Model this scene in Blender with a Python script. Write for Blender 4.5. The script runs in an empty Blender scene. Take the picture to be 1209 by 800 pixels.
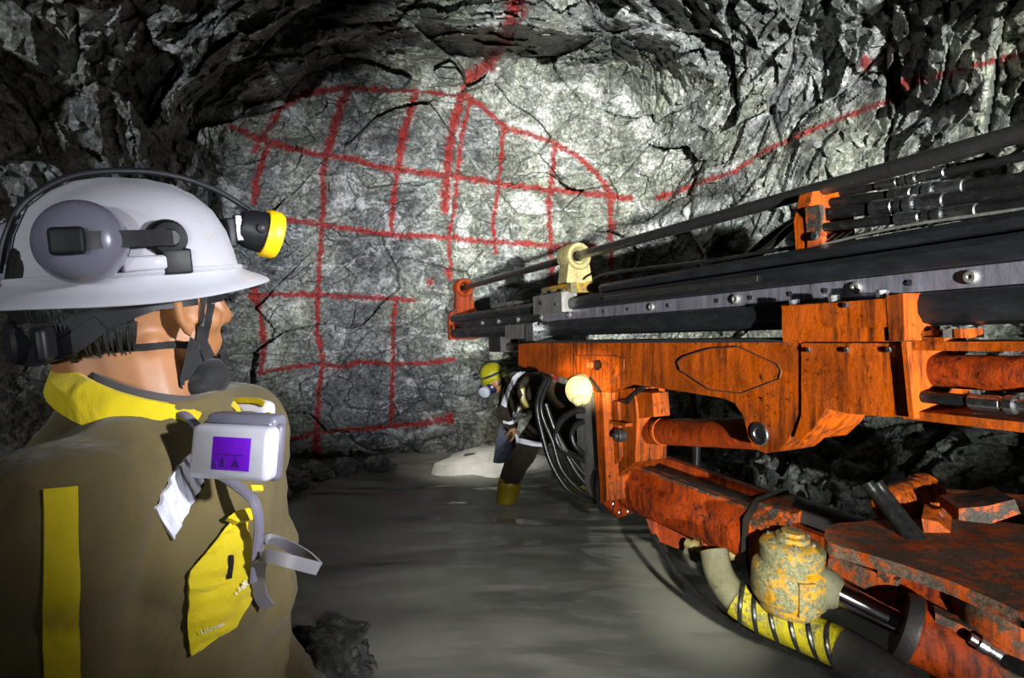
import bpy, bmesh, math, random
import numpy as np
from mathutils import Vector, Matrix, Euler
from mathutils.kdtree import KDTree

random.seed(7)
PI = math.pi
SC = bpy.context.scene
COL = SC.collection

# ------------------------------------------------------------------ camera
FOC, CX, HY, CAMZ = 700.0, 604.5, 350.0, 1.6        # focal length in px, principal column, horizon row, eye height
cam = bpy.data.cameras.new('camera')
cam.sensor_fit = 'HORIZONTAL'
cam.sensor_width = 36.0
cam.lens = 36.0 * FOC / 1209.0
cam.shift_y = -(400.0 - HY) / 1209.0
cam.clip_start = 0.02
camo = bpy.data.objects.new('camera', cam)
COL.objects.link(camo)
camo.location = (0, 0, CAMZ)
camo.rotation_euler = (PI / 2, 0, 0)
SC.camera = camo

# ------------------------------------------------------------------ world, lamps, exposure
SC.view_settings.view_transform = 'Standard'
SC.view_settings.look = 'None'
SC.view_settings.gamma = 1.0
SC.view_settings.use_curve_mapping = False
SC.view_settings.exposure = 0.0
w = bpy.data.worlds.new('world')
SC.world = w
w.use_nodes = True
w.node_tree.nodes['Background'].inputs[0].default_value = (0.75, 0.85, 1.0, 1)
w.node_tree.nodes['Background'].inputs[1].default_value = 0.010


def spot(name, loc, target, watts, angle, blend, size, color):
    l = bpy.data.lights.new(name, 'SPOT')
    l.energy = watts
    l.spot_size = math.radians(angle)
    l.spot_blend = blend
    l.shadow_soft_size = size
    l.color = color
    o = bpy.data.objects.new(name, l)
    COL.objects.link(o)
    o.location = loc
    d = Vector(target) - Vector(loc)
    o.rotation_euler = d.to_track_quat('-Z', 'Y').to_euler()
    return o


# the rig's work lamp, on the carrier further back, then two added fills
spot('rig_or_fill_lamp', (1.5, -8.0, 1.4), (1.15, 6.0, 2.65), 28000, 24.5, 1.0, 0.10, (0.96, 1.0, 0.95))
spot('rig_or_fill_lamp', (-1.6, -8.0, 1.7), (-1.4, 6.0, 1.7), 8500, 15, 1.0, 0.2, (0.95, 0.97, 1.0))  # added fill for the left part of the face
spot('rig_or_fill_lamp', (-1.0, -8.0, 2.6), (-2.6, 4.5, 2.5), 5000, 17, 1.0, 0.2, (0.9, 0.94, 1.0))  # added fill that lifts the dark left wall
# two cap lamps of people beside the photographer, then two added fills
spot('cap_or_fill_lamp', (0.12, -0.55, 1.70), (0.362, 2.84, 1.205), 5500, 5.6, 1.0, 0.02, (1.0, 0.88, 0.58))
spot('cap_or_fill_lamp', (0.28, -0.6, 1.75), (0.83, 2.3, 0.52), 1400, 14, 1.0, 0.02, (1.0, 0.98, 0.76))
spot('cap_or_fill_lamp', (0.30, -0.62, 1.78), (0.12, 2.2, 0.0), 560, 38, 1.0, 0.02, (0.97, 0.98, 0.95))  # added to brighten the water at bottom centre
spot('cap_or_fill_lamp', (0.92, 0.38, 1.80), (-0.20, 0.83, 1.52), 190, 38, 1.0, 0.04, (0.93, 0.95, 1.0))  # added fill from the right onto the near worker


# ------------------------------------------------------------------ small helpers
def P(px, py, y):
    """point seen at pixel column/row at distance y in front of the camera"""
    return Vector(((px - CX) / FOC * y, y, CAMZ - (py - HY) / FOC * y))


def tag(o, label=None, cat=None, group=None, kind=None):
    if label: o['label'] = label
    if cat: o['category'] = cat
    if group: o['group'] = group
    if kind: o['kind'] = kind
    return o


def empty(name, loc=(0, 0, 0)):
    o = bpy.data.objects.new(name, None)
    o.empty_display_size = 0.1
    COL.objects.link(o)
    o.location = loc
    return o


def link(name, me, mat=None, parent=None, smooth=False, world=True):
    """link a mesh as an object; coordinates are world coordinates unless world=False"""
    o = bpy.data.objects.new(name, me)
    COL.objects.link(o)
    if mat is not None:
        me.materials.clear()
        for m in (mat if isinstance(mat, (list, tuple)) else [mat]):
            me.materials.append(m)
    if smooth:
        me.polygons.foreach_set('use_smooth', [True] * len(me.polygons))
    if parent is not None:
        o.parent = parent
        if world:
            o.matrix_parent_inverse = wmat(parent).inverted()
    return o


def ring_loft(bm, rings, caps=True, close=True):
    vs = [[bm.verts.new(p) for p in r] for r in rings]
    m = len(vs[0])
    for a, b in zip(vs, vs[1:]):
        for k in range(m if close else m - 1):
            bm.faces.new((a[k], a[(k + 1) % m], b[(k + 1) % m], b[k]))
    if caps:
        bm.faces.new(list(reversed(vs[0])))
        bm.faces.new(vs[-1])
    return bm


def wmat(o):
    m = o.matrix_basis
    if o.parent:
        m = wmat(o.parent) @ o.matrix_parent_inverse @ m
    return m.copy()


# ------------------------------------------------------------------ material helpers
class NT:
    def __init__(self, name):
        self.m = bpy.data.materials.new(name)
        self.m.use_nodes = True
        self.t = self.m.node_tree
        self.b = self.t.nodes['Principled BSDF']
        self._pos = None

    def n(self, typ, **kw):
        nd = self.t.nodes.new(typ)
        for k, v in kw.items():
            setattr(nd, k, v)
        return nd

    def l(self, a, b):
        self.t.links.new(a, b)

    def coord(self, scale=(1, 1, 1), rot=(0, 0, 0), kind='Object'):
        tc = self.n('ShaderNodeTexCoord')
        mp = self.n('ShaderNodeMapping')
        mp.inputs['Scale'].default_value = scale
        mp.inputs['Rotation'].default_value = rot
        self.l(tc.outputs[kind], mp.inputs['Vector'])
        return mp.outputs['Vector']

    def noise(self, vec, scale, detail=4, rough=0.55, dist=0.0, typ='FBM', lac=2.0):
        nd = self.n('ShaderNodeTexNoise')
        nd.noise_type = typ
        nd.inputs['Scale'].default_value = scale
        nd.inputs['Detail'].default_value = detail
        nd.inputs['Roughness'].default_value = rough
        nd.inputs['Distortion'].default_value = dist
        nd.inputs['Lacunarity'].default_value = lac
        if vec is not None:
            self.l(vec, nd.inputs['Vector'])
        return nd.outputs['Fac']

    def voro(self, vec, scale, feature='F1', out='Distance', rnd=1.0):
        nd = self.n('ShaderNodeTexVoronoi')
        nd.feature = feature
        nd.inputs['Scale'].default_value = scale
        nd.inputs['Randomness'].default_value = rnd
        if vec is not None:
            self.l(vec, nd.inputs['Vector'])
        return nd.outputs[out]

    def ramp(self, fac, stops, interp='LINEAR'):
        nd = self.n('ShaderNodeValToRGB')
        cr = nd.color_ramp
        cr.interpolation = interp
        while len(cr.elements) < len(stops):
            cr.elements.new(0.5)
        for e, (p, c) in zip(cr.elements, stops):
            e.position = p
            if isinstance(c, (int, float)):
                c = (c, c, c)
            e.color = (*c, 1)
        self.l(fac, nd.inputs['Fac'])
        return nd.outputs['Color']

    def mix(self, fac, a, b, mode='MIX'):
        nd = self.n('ShaderNodeMix')
        nd.data_type = 'RGBA'
        nd.blend_type = mode
        for sock, v in ((nd.inputs[0], fac), (nd.inputs[6], a), (nd.inputs[7], b)):
            if isinstance(v, (int, float)):
                sock.default_value = v
            elif isinstance(v, tuple):
                sock.default_value = (*v, 1) if len(v) == 3 else v
            else:
                self.l(v, sock)
        return nd.outputs[2]

    def math(self, op, a, b=None, clamp=False):
        nd = self.n('ShaderNodeMath', operation=op)
        nd.use_clamp = clamp
        for i, v in enumerate((a, b)):
            if v is None: continue
            if isinstance(v, (int, float)):
                nd.inputs[i].default_value = v
            else:
                self.l(v, nd.inputs[i])
        return nd.outputs[0]

    def attr(self, name, out='Fac'):
        nd = self.n('ShaderNodeAttribute')
        nd.attribute_name = name
        return nd.outputs[out]

    def bump(self, h, strength=0.5, distance=0.01, prev=None):
        nd = self.n('ShaderNodeBump')
        nd.inputs['Strength'].default_value = strength
        nd.inputs['Distance'].default_value = distance
        self.l(h, nd.inputs['Height'])
        if prev is not None:
            self.l(prev, nd.inputs['Normal'])
        return nd.outputs['Normal']

    def set(self, **kw):
        names = {'color': 'Base Color', 'rough': 'Roughness', 'metal': 'Metallic', 'normal': 'Normal',
                 'spec': 'Specular IOR Level', 'coat': 'Coat Weight', 'coat_rough': 'Coat Roughness', 'sheen': 'Sheen Weight',
                 'sss': 'Subsurface Weight', 'trans': 'Transmission Weight', 'ior': 'IOR', 'alpha': 'Alpha',
                 'emit': 'Emission Color', 'emit_s': 'Emission Strength'}
        for k, v in kw.items():
            s = self.b.inputs[names[k]]
            if isinstance(v, (int, float)):
                s.default_value = v
            elif isinstance(v, tuple):
                s.default_value = (*v, 1) if len(v) == 3 else v
            else:
                self.l(v, s)
        return self


def mat_rock(name, tint=(1, 1, 1), paint=True, gain=1.0):
    t = NT(name)
    v = t.coord()
    vs = t.coord(scale=(1.0, 1.0, 2.0), rot=(0.35, 0.75, 0.3))
    big = t.noise(v, 0.75, 3, 0.6, 0.4)
    mid = t.noise(v, 3.0, 8, 0.68, 0.8)
    streak = t.noise(vs, 4.5, 9, 0.74, 1.0)
    grain = t.noise(v, 30, 7, 0.8)
    g = lambda x: tuple(x * gain * c for c in tint)
    mm = t.math('ADD', t.math('MULTIPLY', mid, 0.6), t.math('MULTIPLY', streak, 0.4))
    base = t.ramp(mm, [(0.34, g(0.03)), (0.45, g(0.13)), (0.55, g(0.26)), (0.66, g(0.48))])
    tone = t.ramp(big, [(0.32, (0.52, 0.56, 0.60)), (0.48, (0.86, 0.90, 0.86)), (0.6, (1.15, 1.18, 0.95)), (0.75, (1.4, 1.4, 1.42))])
    c = t.mix(1.0, base, tone, 'MULTIPLY')
    gr = t.ramp(grain, [(0.33, 0.06), (0.48, 0.75), (0.66, 2.4)])
    c = t.mix(0.9, c, gr, 'MULTIPLY')
    patch = t.math('MULTIPLY', t.ramp(t.noise(v, 1.7, 6, 0.62, 1.2), [(0.54, 0), (0.62, 1)]), t.ramp(grain, [(0.35, 0.05), (0.6, 1)]))
    c = t.mix(t.math('MULTIPLY', patch, 0.7), c, g(0.78))
    vein = t.ramp(t.noise(t.coord(scale=(0.5, 0.5, 1.6), rot=(0.0, -0.7, 0.2)), 1.6, 5, 0.5, 0.6), [(0.485, 0), (0.5, 1), (0.515, 0)])
    c = t.mix(t.math('MULTIPLY', vein, t.ramp(grain, [(0.4, 0), (0.6, 0.6)])), c, g(0.75))
    crack = t.ramp(t.voro(t.coord(scale=(1, 1, 1.5), rot=(0.4, 0.9, 0.2)), 1.7, 'DISTANCE_TO_EDGE'), [(0.0, 1.0), (0.014, 0.0)])
    crk = t.math('MULTIPLY', crack, t.ramp(mid, [(0.47, 0), (0.55, 0.9)]))
    c = t.mix(crk, c, g(0.012))
    rough = t.ramp(grain, [(0.3, 0.28), (0.7, 0.6)])
    if paint:
        pa = t.attr('paint')
        pn = t.noise(v, 22, 6, 0.8)
        f = t.math('ADD', pa, t.math('MULTIPLY', t.math('SUBTRACT', pn, 0.5), 1.7))
        f = t.ramp(f, [(0.38, 0), (0.72, 0.9)])
        c = t.mix(f, c, t.mix(t.ramp(grain, [(0.35, 0), (0.65, 1)]), (0.10, 0.002, 0.002), (0.44, 0.010, 0.007)))
    h = t.math('ADD', t.math('MULTIPLY', grain, 0.45), t.math('MULTIPLY', mm, 1.6))
    nrm = t.bump(h, 1.0, 0.05)
    t.set(color=c, rough=rough, normal=nrm, spec=0.6)
    return t.m


# ------------------------------------------------------------------ numpy noise for the rock relief
def hsh(ix, iy, iz, seed):
    h = (ix.astype(np.int64) * 73856093) ^ (iy.astype(np.int64) * 19349663) ^ (iz.astype(np.int64) * 83492791) ^ (seed * 2654435761)
    h = h & 0xFFFFFFFF
    h = ((h ^ (h >> 16)) * 0x45d9f3b) & 0xFFFFFFFF
    h = ((h ^ (h >> 16)) * 0x45d9f3b) & 0xFFFFFFFF
    h = h ^ (h >> 16)
    return (h & 0xFFFFFF).astype(np.float32) / np.float32(0xFFFFFF)


def vnoise(p, seed):
    i = np.floor(p).astype(np.int64)
    f = (p - i).astype(np.float32)
    f = f * f * (3 - 2 * f)
    out = np.zeros(len(p), np.float32)
    for dx in (0, 1):
        wx = f[:, 0] if dx else 1 - f[:, 0]
        for dy in (0, 1):
            wy = f[:, 1] if dy else 1 - f[:, 1]
            for dz in (0, 1):
                wz = f[:, 2] if dz else 1 - f[:, 2]
                out += wx * wy * wz * hsh(i[:, 0] + dx, i[:, 1] + dy, i[:, 2] + dz, seed)
    return out * 2 - 1


def fbm(p, seed, octv=4, gain=0.5):
    a, s, out = 1.0, 1.0, 0
    for k in range(octv):
        out = out + a * vnoise(p * s, seed + k)
        a *= gain
        s *= 2.03
    return out


def facets(p, seed, tilt=0.8, jump=0.5):
    """broken rock: every Worley cell is a tilted flat facet; returns relief and distance to the joint"""
    i = np.floor(p).astype(np.int64)
    n = len(p)
    best = np.full(n, 1e9, np.float32)
    second = np.full(n, 1e9, np.float32)
    val = np.zeros(n, np.float32)
    for dx in (-1, 0, 1):
        for dy in (-1, 0, 1):
            for dz in (-1, 0, 1):
                cx, cy, cz = i[:, 0] + dx, i[:, 1] + dy, i[:, 2] + dz
                h1 = hsh(cx, cy, cz, seed)
                h2 = hsh(cx, cy, cz, seed + 11)
                h3 = hsh(cx, cy, cz, seed + 23)
                qx = (p[:, 0] - cx - h1).astype(np.float32)
                qy = (p[:, 1] - cy - h2).astype(np.float32)
                qz = (p[:, 2] - cz - h3).astype(np.float32)
                d = qx * qx + qy * qy + qz * qz
                v = (h1 * 7.13 % 1 - 0.5) * qx * 2 * tilt + (h2 * 5.37 % 1 - 0.5) * qy * 2 * tilt + (h3 * 9.71 % 1 - 0.5) * qz * 2 * tilt + (h1 * 3.3 % 1 - 0.5) * jump
                m = d < best
                second = np.where(m, best, np.minimum(second, d))
                val = np.where(m, v, val)
                best = np.where(m, d, best)
    return val, np.sqrt(second) - np.sqrt(best)


# ------------------------------------------------------------------ the drift: one star-shaped shell, cut into walls, roof and floor
CEN = np.array([0.15, 0.7, 1.6])
def plane(a, b, up=0.0):
    """vertical plane through plan points a -> b, outward to the left of the direction, leaning by up"""
    d = np.array([b[0] - a[0], b[1] - a[1]])
    d = d / np.linalg.norm(d)
    nrm = np.array([-d[1], d[0], up])
    nrm /= np.linalg.norm(nrm)
    return nrm, float(nrm @ (np.array([a[0], a[1], 1.6]) - CEN))
PLANES = [
    ('wall_left', *plane((-2.35, -4), (-2.85, 5.8), 0.06)),
    ('wall_back', *plane((-2.9, 5.75), (1.6, 6.3), 0.05)),
    ('wall_right', *plane((1.45, 6.2), (2.95, 3.25), 0.02)),
    ('wall_right', *plane((2.95, 3.6), (3.15, -4), 0.02)),
    ('ceiling', np.array([0, 0.02, 1.0]), 2.45),
    ('ceiling', np.array([-0.62, 0, 0.78]), 2.95),
    ('ceiling', np.array([0.60, 0.1, 0.79]), 3.0),
    ('floor', np.array([0, 0, -1.0]), 1.95),
]
FINE = 0.14
az = np.concatenate([np.arange(-150, -58, 2.0), np.arange(-58, 64, FINE), np.arange(64, 151, 2.0)])
el = np.concatenate([np.arange(-89, -26, 3.0), np.arange(-26, 47, FINE), np.arange(47, 90.1, 2.0)])
A, E = np.meshgrid(np.radians(az), np.radians(el))
DIR = np.stack([np.sin(A) * np.cos(E), np.cos(A) * np.cos(E), np.sin(E)], -1).reshape(-1, 3)
rs = []
for nm, nv, d in PLANES:
    c = DIR @ nv
    rs.append(np.where(c > 1e-3, d / np.maximum(c, 1e-3), 99.0))
rs = np.minimum(np.array(rs), 12.0)
own = rs.argmin(0)
KS = 0.16
rmin = rs.min(0)
rad = rmin - KS * np.log(np.exp(-(rs - rmin) / KS).sum(0))
rad = np.minimum(rad, 9.0)
B = CEN + DIR * rad[:, None]
# how strongly each place is broken: roof and right wall most, face least
wgt = np.exp(-(rs - rmin) / 0.35)
wgt /= wgt.sum(0)
amp = np.zeros(len(B))
for k, (nm, nv, d) in enumerate(PLANES):
    amp += wgt[k] * {'wall_left': 0.55, 'wall_back': 0.42, 'wall_right': 0.85, 'ceiling': 1.25, 'floor': 0.3}[nm]
Q = B + 0.16 * np.stack([fbm(B * 0.9, s, 3) for s in (1, 2, 3)], -1)
ROT = np.array(Euler((0.5, 0.35, 0.4)).to_matrix())
L = (Q @ ROT.T) * np.array([1.0, 1.0, 1.7])
f1, e1 = facets(L * 1.05, 5, 1.1, 0.8)
f2, e2 = facets(L * 3.1 + 0.3 * f1[:, None], 6, 0.9, 0.6)
f3, e3 = facets(L * 8.5, 7, 1.0, 0.6)
H = 0.30 * f1 + 0.13 * f2 + 0.05 * f3 + 0.10 * fbm(B * 0.8, 31, 3) + 0.02 * fbm(L * 5, 41, 4)
H -= 0.05 * np.exp(-(e1 / 0.04) ** 2) * -1
H *= amp
# brow of the roof just in front of the face
brow = np.exp(-((B[:, 1] - 5.15 - 0.25 * fbm(B * 1.1, 77, 2)) / 0.28) ** 2) * np.clip((B[:, 2] - 3.2) / 0.4, 0, 1)
H -= 0.30 * brow
rad2 = rad + H
XYZ = CEN + DIR * rad2[:, None]
NE, NA = len(el), len(az)

# red survey marks sprayed on the rock: strokes as seen from the photographer, laid onto the relief
STROKES = [
    # arch of the drift outline
    (7, [(300, 178), (312, 160), (330, 132), (352, 112), (385, 106), (413, 103)]),
    (5, [(413, 103), (450, 106), (492, 108), (530, 112), (550, 113)]),
    (6, [(550, 113), (575, 130), (600, 152), (630, 160), (655, 170), (680, 183), (705, 205), (720, 228), (733, 234)]),
    # rows
    (7, [(273, 149), (295, 160), (318, 168), (345, 176), (385, 184), (420, 188), (450, 198), (480, 202), (520, 206), (560, 211), (600, 219), (650, 224), (700, 229), (745, 235)]),
    (6, [(322, 256), (350, 261), (385, 266), (430, 273), (470, 278), (530, 280), (580, 286), (620, 287), (660, 291), (705, 290)]),
    (6, [(296, 350), (330, 347), (376, 348), (420, 350), (465, 353), (490, 354)]),
    (5, [(305, 440), (340, 434), (378, 429), (400, 433), (430, 427), (470, 430), (505, 428), (538, 424)]),
    (6, [(332, 522), (352, 517), (373, 509), (410, 508), (460, 503), (500, 500), (534, 492)]),
    # columns
    (7, [(318, 168), (308, 195), (303, 215), (300, 240)]),
    (7, [(300, 340), (308, 375), (312, 410), (307, 442)]),
    (9, [(413, 103), (402, 125), (395, 150), (386, 184)]),
    (6, [(386, 184), (380, 205), (383, 235), (380, 265), (378, 300), (375, 345), (374, 390), (382, 425), (376, 465), (374, 509)]),
    (10, [(373, 509), (375, 548)]),
    (8, [(492, 106), (485, 130), (476, 160), (470, 200)]),
    (6, [(470, 200), (464, 235), (462, 275)]),
    (5, [(468, 350), (464, 380), (464, 430), (462, 470), (462, 503)]),
    (20, [(612, -20), (610, 8), (600, 32), (592, 55)]), (13, [(592, 55), (578, 76), (550, 98)]),
    (10, [(550, 98), (540, 130), (532, 165), (528, 205), (525, 250)]),
    (5, [(555, 120), (545, 160), (540, 205), (536, 245), (530, 280), (532, 320)]),
    (5, [(594, 152), (592, 185), (588, 225), (582, 262), (585, 300)]),
    (6, [(655, 170), (652, 200), (648, 240), (650, 285), (652, 340)]),
    (6, [(720, 228), (720, 262), (722, 300), (722, 360)]),
    (7, [(655, 420), (656, 460)]),
    # line along the right wall
    (6, [(778, 233), (800, 226), (830, 214), (866, 203), (900, 180), (950, 156), (1000, 137), (1050, 118), (1075, 102), (1110, 88), (1150, 78), (1209, 64), (1240, 58)]),
    (12, [(1020, 70), (1028, 80)]),
    (11, [(1060, 98), (1095, 94)]),
    # splashes
    (9, [(299, 350), (300, 356)]), (9, [(374, 506), (374, 514)]), (7, [(508, 332), (509, 335)]), (9, [(530, 318), (531, 330)]), (8, [(302, 212), (302, 228)]),
    (8, [(648, 238), (648, 250)]), (9, [(722, 262), (722, 270)]), (9, [(528, 492), (532, 498)]),
]
vis = (XYZ[:, 1] > 1.0)
PX = np.where(vis, CX + FOC * XYZ[:, 0] / np.maximum(XYZ[:, 1], 0.5), -9999)
PY = np.where(vis, HY - FOC * (XYZ[:, 2] - CAMZ) / np.maximum(XYZ[:, 1], 0.5), -9999)
sel = np.where((PX > 240) & (PX < 1290) & (PY > -60) & (PY < 570) & (XYZ[:, 1] > 2))[0]
kd = KDTree(len(sel))
for k, idx in enumerate(sel):
    kd.insert((PX[idx], PY[idx], 0), int(idx))
kd.balance()
pts, wid = [], []
rnd = random.Random(3)
for wd, pl in STROKES:
    for (x0, y0), (x1, y1) in zip(pl, pl[1:]):
        n = max(2, int(math.hypot(x1 - x0, y1 - y0) / 2.5))
        for q in range(n):
            s = q / n
            x, y = x0 + (x1 - x0) * s, y0 + (y1 - y0) * s
            co, idx, dd = kd.find((x, y, 0))
            pts.append(XYZ[idx])
            wid.append(wd * (0.75 + 0.5 * rnd.random()) * XYZ[idx][1] / FOC)
kd3 = KDTree(len(pts))
for k, p in enumerate(pts):
    kd3.insert(p, k)
kd3.balance()
paint = np.zeros(len(XYZ), np.float32)
for idx in sel:
    co, k, dd = kd3.find(XYZ[idx])
    if dd < 0.12:
        paint[idx] = max(0.0, 1.0 - dd / (wid[k] * 1.25))


def shell_part(name, member, mat):
    quad = (np.arange(NE - 1)[:, None] * NA + np.arange(NA - 1)[None, :]).reshape(-1)
    q = np.stack([quad, quad + 1, quad + NA + 1, quad + NA], -1)
    keep = np.isin(own[q[:, 0]], member) & (XYZ[q[:, 0], 1] > -4.5)
    q = q[keep][:, ::-1]
    used, inv = np.unique(q, return_inverse=True)
    inv = inv.reshape(-1, 4)
    me = bpy.data.meshes.new(name)
    me.vertices.add(len(used))
    me.vertices.foreach_set('co', XYZ[used].astype(np.float32).ravel())
    me.loops.add(len(inv) * 4)
    me.loops.foreach_set('vertex_index', inv.astype(np.int32).ravel())
    me.polygons.add(len(inv))
    me.polygons.foreach_set('loop_start', np.arange(0, len(inv) * 4, 4, dtype=np.int32))
    me.polygons.foreach_set('loop_total', np.full(len(inv), 4, np.int32))
    me.polygons.foreach_set('use_smooth', np.full(len(inv), False))
    at = me.attributes.new('paint', 'FLOAT', 'POINT')
    at.data.foreach_set('value', paint[used])
    me.update()
    o = link(name, me, mat)
    tag(o, kind='structure')
    return o


M = {}
M['rock'] = mat_rock('schist_rock')
for nm in ('wall_left', 'wall_back', 'wall_right', 'ceiling', 'floor'):
    shell_part(nm, [k for k, p in enumerate(PLANES) if p[0] == nm], M['rock'])
bpy.data.objects['wall_back']['label'] = 'grey schist tunnel face sprayed with a red drilling grid'
bpy.data.objects['wall_right']['label'] = 'jagged grey rock wall crossed by one long red line'
bpy.data.objects['wall_left']['label'] = 'dark unlit rock wall behind the worker in the white helmet'
bpy.data.objects['ceiling']['label'] = 'rugged broken rock roof above the marked tunnel face'
bpy.data.objects['floor']['label'] = 'rock floor of the drift under the murky water'

# ------------------------------------------------------------------ water
t = NT('murky_water')
v = t.coord()
vw = t.coord(scale=(0.45, 1.2, 1.0), rot=(0, 0, 0.1))
mud = t.ramp(t.noise(vw, 1.3, 3, 0.5, 0.8), [(0.3, (0.15, 0.15, 0.135)), (0.7, (0.24, 0.24, 0.215))])
wv = t.math('ADD', t.noise(vw, 1.5, 1.5, 0.4, 1.0), t.math('MULTIPLY', t.noise(vw, 5.0, 2, 0.5, 0.8), 0.09))
t.set(color=mud, rough=0.12, spec=0.5, ior=1.33, normal=t.bump(wv, 0.48, 0.14))
M['water'] = t.m
Z2 = XYZ[:, 2].reshape(NE, NA)
shore = []
for j in range(0, NA, 3):
    up = np.where((Z2[:-1, j] < 0) & (Z2[1:, j] >= 0))[0]
    if not len(up): continue
    k = int(up[-1])
    p = XYZ.reshape(NE, NA, 3)[k, j]
    if p[1] < -4.4: continue
    d = Vector((p[0] - CEN[0], p[1] - CEN[1], 0))
    shore.append(Vector((CEN[0], CEN[1], 0)) + d * (1 + 0.03 / d.length))
bm = bmesh.new()
rings = [[Vector((CEN[0], CEN[1], 0)).lerp(p, f) for p in shore] for f in (0.02, 0.2, 0.4, 0.6, 0.8, 0.9, 1.0)]
ring_loft(bm, rings, caps=False, close=True)
bm.verts.ensure_lookup_table()
bm.faces.new([bm.verts[i] for i in range(len(shore))])
bm.normal_update()
for f in bm.faces:
    if f.normal.z < 0: f.normal_flip()
me = bpy.data.meshes.new('water')
bm.to_mesh(me)
wo = link('water', me, M['water'], smooth=True)
tag(wo, 'murky grey water flooding the tunnel floor', 'water', kind='stuff')

# ------------------------------------------------------------------ mesh builders (each returns a bmesh in world coordinates)
def to_mesh(bm, name):
    bmesh.ops.recalc_face_normals(bm, faces=bm.faces)
    me = bpy.data.meshes.new(name)
    bm.to_mesh(me)
    bm.free()
    return me


def autosmooth(me, ang=35):
    me.polygons.foreach_set('use_smooth', [True] * len(me.polygons))
    bm = bmesh.new()
    bm.from_mesh(me)
    lim = math.radians(ang)
    for e in bm.edges:
        e.smooth = not (len(e.link_faces) == 2 and e.calc_face_angle(0) > lim)
    bm.to_mesh(me)
    bm.free()


def part(name, bm, mat, parent, smooth=True, bevel=0.0, label=None):
    if bevel:
        eds = [e for e in bm.edges if len(e.link_faces) == 2 and e.calc_face_angle(0) > 0.6]
        bmesh.ops.bevel(bm, geom=eds, offset=bevel, segments=2, profile=0.6, affect='EDGES', clamp_overlap=True)
    me = to_mesh(bm, name)
    if smooth:
        autosmooth(me)
    o = link(name, me, mat, parent)
    if label:
        o['label'] = label
    return o


def frame_of(d, up=Vector((0, 0, 1))):
    d = Vector(d).normalized()
    if abs(d.dot(up)) > 0.98:
        up = Vector((1, 0, 0))
    x = d.cross(up).normalized()
    return x, x.cross(d).normalized(), d


def catmull(pts, n=8):
    pts = [Vector(p) for p in pts]
    if len(pts) < 3:
        return pts
    q = [pts[0] * 2 - pts[1]] + pts + [pts[-1] * 2 - pts[-2]]
    out = []
    for i in range(1, len(q) - 2):
        a, b, c, d = q[i - 1:i + 3]
        for k in range(n):
            s = k / n
            out.append(0.5 * ((2 * b) + (c - a) * s + (2 * a - 5 * b + 4 * c - d) * s * s + (3 * b - a - 3 * c + d) * s ** 3))
    out.append(pts[-1])
    return out


def tube(pts, r, seg=12, bm=None, flat=1.0, n=8, raw=False, caps=True):
    """round (or flattened) tube through points; r may be a list"""
    bm = bm or bmesh.new()
    base = [Vector(p) for p in pts]
    path = base if raw else catmull(base, n)
    rl = r if isinstance(r, (list, tuple)) else [r] * len(base)
    rings = []
    x = None
    for i, p in enumerate(path):
        d = (path[min(i + 1, len(path) - 1)] - path[max(i - 1, 0)])
        if x is None:
            x, y, d = frame_of(d)
        else:
            d = d.normalized()
            x = (x - d * x.dot(d)).normalized()
            y = x.cross(d)
        f = i / max(1, len(path) - 1) * (len(rl) - 1)
        k = min(int(f), len(rl) - 2) if len(rl) > 1 else 0
        rr = rl[k] + (rl[min(k + 1, len(rl) - 1)] - rl[k]) * (f - k)
        rings.append([p + x * math.cos(2 * PI * j / seg) * rr + y * math.sin(2 * PI * j / seg) * rr * flat for j in range(seg)])
    return ring_loft(bm, rings, caps)


def cyl(a, b, r0, r1=None, seg=28, bm=None, chamfer=0.0):
    a, b = Vector(a), Vector(b)
    r1 = r0 if r1 is None else r1
    bm = bm or bmesh.new()
    x, y, d = frame_of(b - a)
    L = (b - a).length
    st = [(0, r0), (L, r1)]
    if chamfer:
        st = [(0, r0 - chamfer), (chamfer, r0), (L - chamfer, r1), (L, r1 - chamfer)]
    rings = [[a + d * h + (x * math.cos(2 * PI * j / seg) + y * math.sin(2 * PI * j / seg)) * r for j in range(seg)] for h, r in st]
    return ring_loft(bm, rings)


def lathe(a, axis, prof, seg=32, bm=None):
    """revolve (height, radius) pairs about axis from point a"""
    bm = bm or bmesh.new()
    x, y, d = frame_of(axis)
    a = Vector(a)
    rings = [[a + d * h + (x * math.cos(2 * PI * j / seg) + y * math.sin(2 * PI * j / seg)) * max(r, 1e-4) for j in range(seg)] for h, r in prof]
    return ring_loft(bm, rings)


def torus(c, axis, R, r, seg=28, sub=10, bm=None):
    bm = bm or bmesh.new()
    x, y, d = frame_of(axis)
    c = Vector(c)
    vs = []
    for i in range(seg):
        e = x * math.cos(2 * PI * i / seg) + y * math.sin(2 * PI * i / seg)
        vs.append([bm.verts.new(c + e * (R + r * math.cos(2 * PI * j / sub)) + d * r * math.sin(2 * PI * j / sub)) for j in range(sub)])
    for i in range(seg):
        for j in range(sub):
            bm.faces.new((vs[i][j], vs[(i + 1) % seg][j], vs[(i + 1) % seg][(j + 1) % sub], vs[i][(j + 1) % sub]))
    return bm


def box(c, ax, ay, az_, sx, sy, sz, bm=None):
    """box centred at c with half axes"""
    bm = bm or bmesh.new()
    c = Vector(c)
    ax, ay, az_ = Vector(ax), Vector(ay), Vector(az_)
    v = [bm.verts.new(c + ax * (i * sx / 2) + ay * (j * sy / 2) + az_ * (k * sz / 2)) for i in (-1, 1) for j in (-1, 1) for k in (-1, 1)]
    for f in ((0, 1, 3, 2), (4, 6, 7, 5), (0, 4, 5, 1), (2, 3, 7, 6), (0, 2, 6, 4), (1, 5, 7, 3)):
        bm.faces.new([v[i] for i in f])
    return bm


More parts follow.
